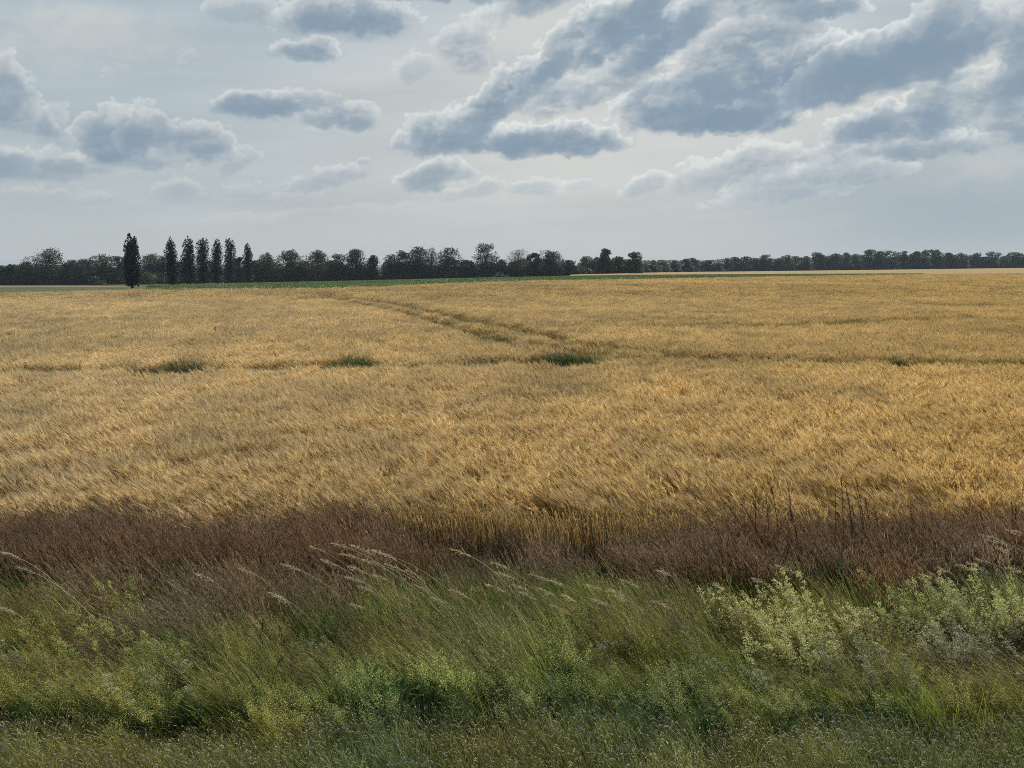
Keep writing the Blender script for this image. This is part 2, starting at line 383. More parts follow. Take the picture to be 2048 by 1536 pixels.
straw = land_mat('straw floor', (.085, .062, .026), (.14, .10, .042), .8, (.11, .085, .035), .05, .05)
sheet('barley_field', straw, np.linspace(-500, 2500, 90), lambda t: 12.9+0*t, lambda t: edge_y(t)-.3, .012, 60)
def beet_far(t):
    X = 1024+F*t; out = []
    for xx, tt in zip(X, t):
        row = np.interp(xx, [300, 650, 1000, 1150, 1207, 1280, 1400, 1680, 1856], [572, 564.5, 556.5, 553.8, 552.8, 552, 551, 549.9, 549.5])
        y = at_ground(xx, row)[1]; out.append(min(y, wood_y(tt)-3))
    return np.array(out)
beet_soil = land_mat('beet soil', (.03, .055, .014), (.045, .075, .02), .6, (.06, .09, .025), .02)
XBEET = np.linspace(300, 1850, 70)
yb_far = beet_far((XBEET-1024)/F); BF = lambda t: np.interp(1024+F*np.asarray(t), XBEET, yb_far)
sheet('beet_field', beet_soil, XBEET, lambda t: edge_y(t)+.6, BF, .05, 30)
gold_far = land_mat('far ripe crop', (.29, .20, .072), (.35, .245, .092), .25, (.26, .18, .065), .012)
sheet('far_crop_field', gold_far, np.linspace(1140, 2600, 70), lambda t: np.where(1024+F*t < 1850, BF(t), edge_y(t)-1)+1, lambda t: wood_y(t)-2, .55, 24)
sheet('meadow_strip', land_mat('dry meadow strip', (.20, .17, .09), (.14, .13, .06), .15, (.24, .20, .11), .03), np.linspace(-500, 285, 30), lambda t: 380+70*np.clip((t+.55)/.4, 0, 1), lambda t: 455+40*np.clip((t+.55)/.4, 0, 1), .06, 6)
sheet('meadow', land_mat('green meadow', (.038, .062, .016), (.06, .09, .024), .2, (.09, .09, .035), .02), np.linspace(-500, 330, 30), lambda t: edge_y(t)+.6, lambda t: wood_y(t), .03, 20)

# ------------------------------------------------------------------ barley
barley_mat = plant_mat('barley straw', .42, .5, True, .35)
LEFT = math.pi
def barley_proto(seed, size, n, fat, full, awns):
    r = np.random.default_rng(seed); mb = MB()
    b = np.zeros((n, 3)); b[:, :2] = r.uniform(-size/2, size/2, (n, 2))*1.15
    h = r.normal(.86, .055, n); az = LEFT+r.normal(.1, .45, n)
    tone = np.exp(r.normal(0, .21, n))[:, None]
    stem0 = np.array([.55, .39, .15])*tone; stem1 = np.array([.42, .29, .105])*tone
    lo = 0.0 if full else .42
    b[:, 2] = lo*h*.96
    t1 = r.uniform(.55, 1.25, n)
    P, tt = ribbons(mb, b, h*(1-lo), az, r.normal(.06, .05, n), t1, .006*fat, stem0, stem1, K=6 if full else 4, bend=3.2, prof=None if False else np.linspace(1, .7, 6 if full else 4), rng=r)
    tip = P[:, -1]
    # ears, each with its brush of long awns
    ear1 = tt+r.uniform(-.05, .5, n); el = r.uniform(.07, .095, n)
    ec = np.array([.44, .30, .11])*tone*np.exp(r.normal(0, .1, (n, 1)))
    for k in range(2):
        E, et = ribbons(mb, tip, el, az, tt, ear1, .013*fat**.8, ec, ec*1.05, K=4, prof=[.5, 1, .85, .25], side=k*math.pi/2+.4, rng=r)
    for k in range(awns):
        j = r.choice(4, n, p=[.2, .3, .3, .2]); s = E[np.arange(n), j]
        ribbons(mb, s, r.uniform(.11, .19, n), az+r.normal(0, .22, n), et*.75+r.normal(0, .18, n), et+r.normal(.08, .22, n), .0034*fat, np.array([.56, .40, .165])*tone, np.array([.66, .50, .25])*tone, K=3, prof=[1, .7, .25], rng=r)
    return proto(mb, 'barley tuft', barley_mat)
BA = [barley_proto(10+i, .4, 46, 1.7, True, 8) for i in range(8)]
BBm = [barley_proto(30+i, .55, 60, 1.7, False, 6) for i in range(6)]
BC = [barley_proto(50+i, 1.3, 70, 4.2, False, 4) for i in range(6)]

TRACKS = [  # where the crop is thin: wheel tracks and lodged lines, as seen in the photo, with the gap's width in metres and how green it is
 ([(665, 588), (720, 600), (800, 612), (900, 632), (975, 650), (1040, 662), (1140, 685), (1260, 703), (1400, 718), (1560, 724), (1700, 728)], .85, .9),
 ([(640, 588), (690, 604), (790, 622), (885, 648), (945, 664), (1010, 687), (1080, 699), (1200, 712)], .78, .9),
 ([(0, 744), (160, 742), (320, 739), (450, 741), (560, 742)], 1.0, .5), ([(560, 738), (680, 731), (800, 738), (1050, 728)], .9, .5),
 ([(1050, 728), (1200, 722), (1400, 722)], 1.0, .8), ([(1560, 724), (1780, 731), (2060, 733)], 1.0, .5), ([(1250, 656), (1480, 654), (1640, 654), (1790, 643), (1900, 641), (2100, 643)], 1.3, .5),
 ([(1480, 593), (1620, 599), (1750, 610)], .8, .1), ([(1860, 611), (1920, 615), (2000, 612)], 1.5, .1), ([(1640, 622), (1740, 621)], 1.1, .1), ([(1430, 629), (1485, 630)], 1.2, .1),
 ([(1990, 567), (2060, 570)], 3.0, .1), ([(1350, 582), (1400, 589), (1250, 585)], .9, .1), ([(255, 600), (285, 590), (300, 587)], .6, .3), ([(310, 597), (350, 588)], .5, .3),
 ([(350, 700), (520, 688), (650, 690)], .4, .05), ([(900, 690), (700, 690)], .3, .05), ([(1200, 570), (1320, 576)], 1.2, .05), ([(1560, 576), (1760, 579)], 1.5, .05), ([(1850, 640), (1960, 634)], .8, .2), ([(0, 690), (180, 684), (330, 676)], .3, 0)]
TRK = []
for pts, wd, gr in TRACKS:
    TRK.append((np.array([at_ground(X, Y, .80, 14, 500)[:2] for X, Y in pts]), wd, gr))
PATCH = []                                   # green weed patches standing in the crop: centre px, half width px, half depth m, height
for X, Y, hw, hd, h in ((380, 746, 84, 1.3, 1.2), (712, 738, 54, 1.1, 1.22), (1122, 737, 84, 1.2, 1.3), (1785, 738, 36, .8, 1.05), (992, 687, 42, 1.3, 1.0)):
    p = at_ground(X, Y, .62, 14, 200); PATCH.append((p, hw/F*p[1], hd, h))
def track_gap(x, y):
    """how far inside a thin line a place is (0 outside .. 1), and its green"""
    g = np.zeros_like(x); green = np.zeros_like(x)
    wob = (fbm(x*.9, y*.5, 303, 3)-.5)
    for pl, wd, gr in TRK:
        d = np.full_like(x, 1e9)
        for a, b in zip(pl[:-1], pl[1:]):
            ab = b-a; tt = np.clip(((x-a[0])*ab[0]+(y-a[1])*ab[1])/(ab@ab), 0, 1)
            d = np.minimum(d, np.hypot(x-a[0]-tt*ab[0], y-a[1]-tt*ab[1]))
        k = sstep(wd*1.0*(1+.7*wob)+.12, wd*.72*(1+.7*wob), d)*sstep(.22, .36, fbm(x*.35, y*.25, 404, 3))
        green = np.where(k > g, gr, green); g = np.maximum(g, k)
    for p, hw, hd, h in PATCH:
        k = (((x-p[0])/(hw*1.05))**2+((y-p[1]+hd*.7)/(hd*1.7))**2 < 1).astype(float)*1.0
        g = np.maximum(g, 2*k)
    return g, green
def edge_proto(seed):
    r = np.random.default_rng(seed); mb = MB(); n = 42; b = np.zeros((n, 3)); b[:, :2] = r.uniform(-.2, .2, (n, 2))*1.1
    t = np.exp(r.normal(0, .3, n))[:, None]; h = r.normal(.74, .08, n)
    P_, th = ribbons(mb, b, h, LEFT+r.normal(0, .8, n), np.abs(r.normal(.02, .03, n)), r.uniform(.1, .45, n), .0075, np.array([.27, .18, .075])*t, np.array([.38, .26, .11])*t, K=6, bend=3.0, prof=[1, 1, .95, .9, .85, .8], rng=r)
    for k in range(2): ribbons(mb, P_[:, -1], .085, LEFT+r.normal(0, .6, n), th, th+.4, .013, np.array([.44, .30, .11])*t, np.array([.48, .33, .13])*t, K=4, prof=[.5, 1, .85, .25], side=k*1.57+.4, rng=r)
    return proto(mb, 'edge barley tuft', barley_mat)
BE = [edge_proto(80+i) for i in range(4)]
rng = np.random.default_rng(5)
def barley_points(y0, y1, step, yscale=1.0):
    P = []
    ys = np.arange(y0, y1, step*yscale)
    for y in ys:
        hw = .60*y+3.0; n = int(2*hw/step); x = -hw+(np.arange(n)+.5)*step
        P.append(np.stack([x+rng.uniform(-.5, .5, n)*step, y+rng.uniform(-.5, .5, n)*step*yscale], 1))
    P = np.concatenate(P); P = P[P[:, 1] < edge_y(P[:, 0]/P[:, 1])-.3]
    return P
def barley(name, protos, P, label, front=0):
    x, y = P[:, 0], P[:, 1]; n = len(P); isf = np.arange(n) >= n-front
    g, green = track_gap(x, y)
    keep = (rng.uniform(0, 1, n) > g*np.where(green > .55, .45, .15)) & (g < 1.5); x, y, g, green, isf = x[keep], y[keep], g[keep], green[keep], isf[keep]; n = len(x)
    gust = fbm(x*.16+3, y*.11, 61, 4)-.5; gust2 = fbm(x*.55, y*.4+9, 81, 3)-.5; big = fbm(x*.03, y*.022, 91, 3)-.5
    rot = np.stack([gust2*.8+rng.normal(0, .08, n), -(.05+gust*.5+gust2*.4+rng.normal(0, .09, n)), gust2*2.2+gust*1.0+rng.normal(0, .3, n)], 1)
    sz = (1+gust2*.18+rng.normal(0, .05, n)-.10*(rng.uniform(0, 1, n) < .16))*(1-np.where(green > .55, .5, .24)*np.clip(g, 0, 1)*rng.uniform(.7, 1.1, n))
    sz = sz*np.where(isf, 1, .85+.15*sstep(12.9, 14.6, y)); rot[isf] *= .25; scl = np.stack([np.ones(n), np.ones(n), sz], 1)
    pick = rng.integers(0, len(protos)-(4 if front else 0), n); pick[isf] = len(protos)-4+rng.integers(0, 4, int(isf.sum()))
    # crop colour: paler and greyer on the left, more golden on the right; greener where it is thin
    X, _ = px_of(x, y, .8+0*x); side = np.clip((X-200)/1800, 0, 1)
    tint = np.array([1.06, 1.10, 1.15])[None]*(1-side)[:, None]+np.array([1.0, .98, .84])[None]*side[:, None]
    tint = tint*np.exp(big*.30+gust*.35+gust2*.22+rng.normal(0, .09, n))[:, None]
    gm = (np.clip(g, 0, 1)*np.where(green > .55, green, np.minimum(.85, green+.5)))[:, None]; tint = tint*(1-gm)+np.array([.30, .46, .28])[None]*gm
    z = ground_z(x, y)-.01
    return scatter(name, protos, np.stack([x, y, z], 1), rot, scl, pick, tint, label)
P = barley_points(12.75, 36, .34)
e = 12.95+(fbm(P[:, 0]*.5, P[:, 0]*0, 123, 3)-.5)*.6
xe = np.arange(-9.5, 9.5, .19); Pe = np.concatenate([np.stack([xe+rng.uniform(-.1, .1, len(xe)), 12.62+k*.2+(fbm(xe*.5, xe*0, 123, 3)-.5)*.6+rng.uniform(-.08, .08, len(xe))], 1) for k in range(2)])
Xe, _ = px_of(Pe[:, 0], Pe[:, 1], .5+0*Pe[:, 0]); Pe = Pe[(Xe > 800+60*np.sin(Xe*.05)) & (Xe < 1390+50*np.sin(Xe*.07))]
near = P[P[:, 1] > e+.12]; barley('near_barley', BA+BE, np.concatenate([near, Pe]), 'ripe golden barley with long silky awns bent by the wind', len(Pe))
barley('middle_barley', BBm, barley_points(36, 95, .46), 'ripe barley crossed by wheel tracks farther out in the field')
barley('far_barley', BC, barley_points(95, 432, 1.05, 1.15), 'far part of the ripe barley field up to its edge')

# ------------------------------------------------------------------ beet rows beyond the barley
beet_mat = plant_mat('beet leaves', .4, .45, True, .4)
def beet_proto(seed):
    r = np.random.default_rng(seed); mb = MB(); n = 130
    P_ = np.stack([r.normal(0, .17, n), r.uniform(-1.6, 1.6, n), r.uniform(.12, .5, n)], 1)
    flakes(mb, P_, r.uniform(.16, .34, n), jit(r, (.095, .15, .03), n, .25), r, .3, .6)
    return proto(mb, 'beet row', beet_mat)
BEET = [beet_proto(i) for i in range(4)]
def build_beet():
    pts = []; d = np.array([-.17, 1.0]); d /= np.linalg.norm(d); nrm = np.array([d[1], -d[0]])
    for k in range(-220, 330):
        base = nrm*k*.95
        s = np.arange(120, 620, 3.0); q = base[None]+d[None]*s[:, None]
        pts.append(q)
    P_ = np.concatenate(pts); t = P_[:, 0]/P_[:, 1]; X = 1024+F*t
    ok = (X > 318+20*np.sin(P_[:, 1]*.05)) & (X < 1840) & (P_[:, 1] > edge_y(t)+1) & (P_[:, 1] < np.minimum(BF(t)-2, 520))
    P_ = P_[ok]; n = len(P_); r = np.random.default_rng(8)
    rot = np.zeros((n, 3)); rot[:, 2] = math.atan2(d[1], d[0])-math.pi/2+(r.integers(0, 2, n)*math.pi)
    tint = np.exp((fbm(P_[:, 0]*.03, P_[:, 1]*.03, 5, 3)-.5)*.9+r.normal(0, .1, n))[:, None]*np.ones((1, 3))
    scatter('beet_crop', BEET, np.stack([P_[:, 0], P_[:, 1], ground_z(P_[:, 0], P_[:, 1])+.03], 1), rot, np.ones((n, 3))*r.uniform(.85, 1.15, (n, 1)), r.integers(0, 4, n), tint, 'green beet crop growing in straight rows behind the barley')
build_beet()

# ------------------------------------------------------------------ verge plants
verge_mat = plant_mat('verge grass', .5, .55, True, .25)
def tuft(seed, n, size, L, dL, w, c0, c1, lean=(.25, .9), K=5, spread=.55, az=LEFT, top=None, topn=0, topl=.05, topw=.004, topc=(.3, .28, .2), drop=.3, strands=0):
    r = np.random.default_rng(seed); mb = MB()
    b = np.zeros((n, 3)); b[:, :2] = r.uniform(-size/2, size/2, (n, 2))*1.2
    tone = 1.85*np.exp(r.normal(0, .25, n))[:, None]*np.exp(r.normal(0, .05, (n, 3)))
    ln = np.clip(r.normal(L, dL, n), .08, 3); aa = az+r.normal(0, spread, n)
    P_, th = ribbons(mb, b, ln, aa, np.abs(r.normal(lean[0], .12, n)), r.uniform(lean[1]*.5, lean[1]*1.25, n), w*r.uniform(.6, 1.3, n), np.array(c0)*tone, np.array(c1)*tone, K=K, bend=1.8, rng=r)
    if topn:
        i = r.choice(n, min(topn, n), replace=False); tp = P_[i, -1]; m = len(i)
        tc = 1.25*np.array(topc)*np.exp(r.normal(0, .22, (m, 1)))
        for k in range(2): ribbons(mb, tp, topl*r.uniform(.7, 1.3, m), aa[i], th[i], th[i]+drop, topw, tc*.85, tc, K=4, prof=[.6, 1, .9, .3], side=k*math.pi/2+.5, rng=r)
        for k in range(strands):
            j = P_[i, -1-r.integers(0, 2)]; f = r.uniform(0, 1, (m, 1)); s0 = tp*f+j*(1-f)
            ribbons(mb, s0, topl*r.uniform(.25, .6, m), aa[i]+r.normal(0, 1.1, m), th[i]*.6+r.normal(0, .3, m), th[i]+r.normal(.2, .4, m), topw*.75, tc*.9, tc, K=3, prof=[1, .9, .4], rng=r)
    return mb
def P3(mb, nm): return proto(mb, nm, verge_mat)
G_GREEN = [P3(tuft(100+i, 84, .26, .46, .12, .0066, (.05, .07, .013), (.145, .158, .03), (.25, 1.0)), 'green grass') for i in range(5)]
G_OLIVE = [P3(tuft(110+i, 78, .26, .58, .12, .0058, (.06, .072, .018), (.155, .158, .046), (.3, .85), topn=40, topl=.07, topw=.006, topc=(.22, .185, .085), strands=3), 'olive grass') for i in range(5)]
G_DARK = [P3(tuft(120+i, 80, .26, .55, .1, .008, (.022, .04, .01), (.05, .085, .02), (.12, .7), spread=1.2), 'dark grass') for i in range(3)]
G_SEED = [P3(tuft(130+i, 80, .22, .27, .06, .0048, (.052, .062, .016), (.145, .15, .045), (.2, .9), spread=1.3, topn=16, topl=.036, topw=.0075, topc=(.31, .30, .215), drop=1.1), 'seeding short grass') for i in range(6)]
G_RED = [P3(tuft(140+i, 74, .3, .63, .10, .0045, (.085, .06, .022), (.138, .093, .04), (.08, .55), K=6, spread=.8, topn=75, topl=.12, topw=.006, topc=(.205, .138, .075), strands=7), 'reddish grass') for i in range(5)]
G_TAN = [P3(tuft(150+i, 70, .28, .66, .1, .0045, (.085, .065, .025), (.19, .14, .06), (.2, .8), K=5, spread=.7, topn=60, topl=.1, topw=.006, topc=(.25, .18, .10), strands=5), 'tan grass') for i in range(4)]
def herb_proto(seed, n=16, H=.5, leafc=(.17, .20, .04), flowc=(.44, .44, .15), flows=70, lean=.5):
    r = np.random.default_rng(seed); mb = MB()
    b = np.zeros((n, 3)); b[:, :2] = r.normal(0, .07, (n, 2))
    az = LEFT+r.normal(0, .9, n); ln = r.normal(H, H*.14, n)
    P_, th = ribbons(mb, b, ln, az, r.uniform(.05, .3, n), r.uniform(lean*.5, lean*1.6, n), .005, np.array(leafc)*.6, np.array(leafc), K=7, bend=1.3, rng=r)
    for i in range(n):
        f = r.uniform(.12, 1, 70)*5.99; k = f.astype(int); q = P_[i, k]+(P_[i, k+1]-P_[i, k])*(f-k)[:, None]
        q = q+r.normal(0, 1, (70, 3))*(.022+.012*(1-f/6))[:, None]
        flakes(mb, q, r.uniform(.008, .02, 70), jit(r, leafc, 70, .25), r, .2, .35)
        f = r.uniform(.55, 1, flows)*5.99; k = f.astype(int); q = P_[i, k]+(P_[i, k+1]-P_[i, k])*(f-k)[:, None]
        q = q+r.normal(0, 1, (flows, 3))*(.012+.03*(1-f/6))[:, None]
        flakes(mb, q, r.uniform(.006, .012, flows), jit(r, flowc, flows, .2, .04), r, .2, .9)
    return mb
G_HERB = [P3(herb_proto(160+i), 'yellowish herb') for i in range(4)]
def leafy(seed):
    r = np.random.default_rng(seed); mb = herb_proto(seed, 10, .42, (.06, .11, .025), (.09, .15, .035), 20, .4); n = 16
    b = np.zeros((n, 3)); b[:, :2] = r.normal(0, .06, (n, 2)); b[:, 2] = r.uniform(.0, .3, n)
    ribbons(mb, b, r.uniform(.12, .26, n), r.uniform(0, 6.28, n), r.uniform(.3, .8, n), r.uniform(1.2, 2.2, n), r.uniform(.02, .042, n), (.05, .09, .02), jit(r, (.085, .145, .035), n, .2), K=6, prof=[.35, .85, 1, .85, .5, .08], side=r.uniform(0, 3.14, n), rng=r)
    return mb
G_LEAF = [P3(leafy(170+i), 'leafy herb') for i in range(4)]

BED = [(1580, 1190, 10.15, .98, 'tallest cream bedstraw spray, pointing up into the reddish grass', dict(stems=12, wide=.1, lean=(.35, .8))),
 (1490, 1230, 9.9, .78, 'cream bedstraw clump at the left end of the right flower bank', dict(stems=18)),
 (1610, 1260, 9.7, .72, 'dense cream bedstraw clump below the tallest spray', dict(stems=22)),
 (1700, 1250, 9.9, .70, 'cream bedstraw clump just right of the tallest spray', dict(stems=18)),
 (1560, 1300, 9.3, .62, 'low cream bedstraw clump at the front of the right flower bank', dict(stems=18)),
 (1670, 1320, 9.2, .58, 'low drooping bedstraw clump, front centre of the right flower bank', dict(stems=16, flow=(.38, .37, .2))),
 (1800, 1230, 10.0, .80, 'yellow-green tipped bedstraw clump in the middle of the right flower bank', dict(stems=18, flow=(.46, .48, .16))),
 (1890, 1215, 10.05, .84, 'bedstraw clump with bright tips under the right leaning grass stalks', dict(stems=20, flow=(.46, .48, .18))),
 (1985, 1235, 10.0, .82, 'cream bedstraw clump second from the right edge', dict(stems=20)),
 (2060, 1230, 9.9, .82, 'cream bedstraw clump cut by the right edge', dict(stems=18)),
 (1860, 1290, 9.5, .64, 'pale bedstraw clump behind the pink vetch', dict(stems=18, flow=(.42, .40, .22))),
 (1960, 1300, 9.5, .64, 'greyish bedstraw clump right of the pink vetch', dict(stems=18, flow=(.42, .38, .24))),
 (1770, 1330, 9.2, .55, 'sparse bedstraw clump left of the pink vetch', dict(stems=12, flow=(.34, .35, .17))),
 (1440, 1380, 8.9, .5, 'small sparse bedstraw clump low left of the right flower bank', dict(stems=10, flow=(.32, .33, .18))),
 (245, 1215, 10.1, .86, 'tall green-yellow herb spray rising left of the reddish grass hollow', dict(stems=9, flow=(.44, .47, .11), wide=.1)),
 (200, 1290, 9.6, .66, 'soft bright green herb clump at left under the tall green spray', dict(stems=20, flow=(.44, .46, .12), dens=.9)),
 (270, 1300, 9.5, .62, 'feathery yellow-green herb clump right of the soft green one', dict(stems=18, flow=(.46, .46, .13), dens=.9)),
 (320, 1400, 8.8, .52, 'low cream flowering clump at left, nearest the short seed grass', dict(stems=16, flow=(.52, .50, .26))),
 (420, 1380, 8.9, .48, 'low cream clump just right of the other low left clump', dict(stems=12, flow=(.48, .47, .24))),
 (60, 1330, 9.1, .52, 'cream flowering clump low at the left edge', dict(stems=12, flow=(.34, .35, .17))),
 (650, 1290, 9.4, .55, 'pale yellow-green clump below the foot of the dense stalk bundle', dict(stems=9, flow=(.30, .32, .14))),
 (1240, 1300, 9.4, .56, 'thin pale-flowered clump in the grass below the arching stalks', dict(stems=8, flow=(.32, .34, .2), dens=.8))]
def verge():
    r = np.random.default_rng(77); KINDS = [G_GREEN, G_OLIVE, G_DARK, G_SEED, G_RED, G_TAN, G_HERB, G_LEAF]
    step = .155; rows = []
    for y in np.arange(5.6, 12.95, step):
        hw = .60*y+1.4; x = np.arange(-hw, hw, step); rows.append(np.stack([x+r.uniform(-.5, .5, len(x))*step, y+r.uniform(-.5, .5, len(x))*step], 1))
    P_ = np.concatenate(rows); x, y = P_[:, 0], P_[:, 1]; n = len(P_)
    X, _ = px_of(x, y, .4+0*x)
    n1 = fbm(x*.9, y*1.3, 201, 4)-.5; n2 = fbm(x*.55+9, y*.9, 211, 4)-.5; n3 = fbm(x*1.6, y*2.0, 221, 3)-.5
    g = lambda c, s_, v: np.exp(-((v-c)/s_)**2)
    seed = sstep(8.55, 7.9, y+n1*1.6)*3.2
    redx = np.clip(.04+sstep(930, 690, X+n2*260)+sstep(1270, 1440, X+n2*260), 0, 1)
    red = sstep(10.95, 11.4, y+n1*.7)*redx*(2.6+2*n3)
    gapx = 1-redx
    dark = sstep(10.6, 11.3, y+n2*.6)*gapx*1.4+sstep(10.3, 10.7, y)*sstep(11.3, 10.9, y)*(.6+n2*2)
    tan = sstep(9.2, 9.9, y+n2)*sstep(11.6, 10.9, y)*(sstep(100, 280, X)*sstep(850, 500, X)*1.9+.12)+gapx*sstep(11.0, 11.6, y)*.25
    olive = sstep(8.3, 8.9, y+n1)*sstep(11.3, 10.4, y)*np.clip(.8+n2*4, .1, 3)
    green = sstep(8.0, 8.6, y+n1)*sstep(11.6, 10.7, y)*np.clip(1.0-n2*4+n3*2, .1, 3)+.12*sstep(7.9, 8.4, y)+.02
    herb = sstep(8.0, 8.5, y+n2)*sstep(10.4, 9.7, y)*np.clip(.4+n3*3.2+n1*1.6, 0, 3)*1.7+sstep(8.0, 8.4, y)*(g(330, 170, X)*g(8.7, .5, y)*1.6+g(120, 150, X)*g(8.9, .5, y)+g(1250, 250, X)*g(9.0, .6, y)*.6+g(1500, 200, X)*g(8.9, .5, y))
    leaf = np.clip(.3+n3*2.2, 0, 1.4)*sstep(11, 10, y)*sstep(7.6, 8.3, y)*1.0
    wts = np.stack([green, olive, dark, seed, red, tan, herb, leaf], 1)+1e-4
    keep = r.uniform(0, 1, n) < np.clip(wts.sum(1), .55, 1)
    wts /= wts.sum(1)[:, None]; kind = (np.cumsum(wts, 1) < r.uniform(0, 1, (n, 1))).sum(1).clip(0, 7)
    off = np.cumsum([0]+[len(k) for k in KINDS]); num = np.array([len(k) for k in KINDS])
    idx = off[kind]+(r.integers(0, 1000, n) % num[kind])
    # green to tan variation of the plants themselves
    tint = np.exp(n2*.7+r.normal(0, .14, n))[:, None]*np.exp(np.stack([n1*.5, n1*.1, -n1*.3], 1))
    purple = (kind == 4)*np.clip(.5+n3*3, 0, 1); tint = tint*np.exp(np.stack([.0*purple, -.02*purple, .05*purple], 1))
    rot = np.stack([r.normal(0, .08, n), -(.10+n2*.5+r.normal(0, .08, n))*np.where(kind == 4, .3, 1), r.normal(0, .5, n)], 1)
    sc = np.exp(n3*.62+r.normal(0, .09, n)); sc = np.where(kind == 4, np.clip(sc*(1+.4*n1), .72, 1.08), sc)
    sc *= 1-.5*np.clip(gapx, 0, 1)*sstep(10.7, 11.4, y)*np.where(kind == 4, .3, 1)
    low = np.zeros(n)
    for bX, bY, by, bH, _, _ in BED:
        bx = at_y(bX, bY, by)[0]+bH*.1; low = np.maximum(low, np.exp(-((x-bx)/.42)**2)*sstep(by+.25, by-.1, y)*sstep(by-1.9, by-.9, y)*min(1, bH))
    sc *= 1-.55*low
    scl = np.stack([np.ones(n), np.ones(n), sc], 1)
    names = [('verge_grass', (0, 1, 2), 'green and olive grass of the verge leaning in the wind'), ('seeding_grass', (3,), 'short grey-green grass with pale nodding seed heads nearest the viewer'), ('reddish_grass', (4, 5), 'tall reddish-brown grass along the front of the barley'), ('verge_herb_growth', (6, 7), 'low yellow-green herbs mixed into the verge grass')]
    for nm, ks, lb in names:
        m = keep & np.isin(kind, ks); pr = [p for k in ks for p in KINDS[k]]
        base = np.cumsum([0]+[len(KINDS[k]) for k in ks]); remap = np.array([base[ks.index(k)] if k in ks else 0 for k in range(8)])
        ii = remap[kind[m]]+(idx[m]-off[kind[m]])
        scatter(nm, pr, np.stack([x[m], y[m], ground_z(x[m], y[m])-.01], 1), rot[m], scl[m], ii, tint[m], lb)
verge()

# ------------------------------------------------------------------ single verge plants
single_mat = plant_mat('single plants', .35, .55)
def on_ground(p): return np.array([p[0], p[1], float(ground_z(p[0], p[1]))])
BUNCH = ('straw-pale seeded grass stalk in the dense left-leaning bundle in front of the reddish grass', 'grass stalks in the dense bundle')
MIDB = ('pale seeded grass stalk arching left before the dark gap under the bare barley stems', 'grass stalks before the bare barley stems')
RTB = ('pale seeded grass stalk leaning over the bedstraw at the right edge', 'grass stalks over the right bedstraw bank')
LEFTB = ('thin pale grass stalk arching over the reddish grass left of the bundle', 'thin arching grass stalks')
STALKS = [(618, 1093, 1), (664, 1087, 1), (697, 1089, 1), (757, 1105, 1), (680, 1108, 1), (693, 1132, 1), (689, 1153, 1), (701, 1209, 1), (809, 1140, 1), (640, 1120, 1), (725, 1120, 1), (745, 1150, 1), (770, 1128, 1), (715, 1172, 1), (830, 1170, 1), (790, 1190, 1), (860, 1195, 1), (735, 1100, 1),
 (903, 1099, 2), (980, 1125, 2), (986, 1144, 2), (1025, 1170, 2), (1057, 1149, 2), (1074, 1176, 2), (969, 1168, 2), (1038, 1184, 2), (1171, 1170, 2), (1164, 1232, 2), (1182, 1198, 2), (1216, 1179, 2), (1239, 1158, 2), (1312, 1141, 2), (1302, 1202, 2), (1246, 1260, 2), (1329, 1236, 2), (830, 1264, 2), (871, 1279, 2), (1100, 1210, 2), (1225, 1190, 2), (1120, 1190, 2), (1010, 1205, 2), (1090, 1160, 2), (1270, 1215, 2), (900, 1180, 2),
 (1963, 1070, 3), (1975, 1080, 3), (1948, 1117, 3), (1875, 1135, 3), (1912, 1129, 3), (1933, 1125, 3), (2010, 1134, 3), (2012, 1059, 3), (1990, 1095, 3), (1502, 1156, 5), (1550, 1131, 6), (1453, 1215, 7),
 (562, 1128, 4), (536, 1185, 4), (390, 1147, 4), (476, 1136, 4), (32, 1134, 8), (0, 1104, 9), (0, 1215, 10), (433, 1345, 11), (540, 1190, 4)]
SPECIAL = {5: 'lone pale grass stalk reaching out to the left of the right bedstraw bank', 6: 'pale grass stalk crossing the highest bedstraw spray', 7: 'thin pale grass stalk low at the left foot of the right bedstraw bank', 8: 'pale seeded grass stalk arching left near the left edge of the reddish grass', 9: 'thick pale seed head entering at the left edge by the reddish grass', 10: 'thin green grass stalk low at the left edge', 11: 'short pale grass stalk lying above the low yellow-green herbs at left'}
rs = np.random.default_rng(909)
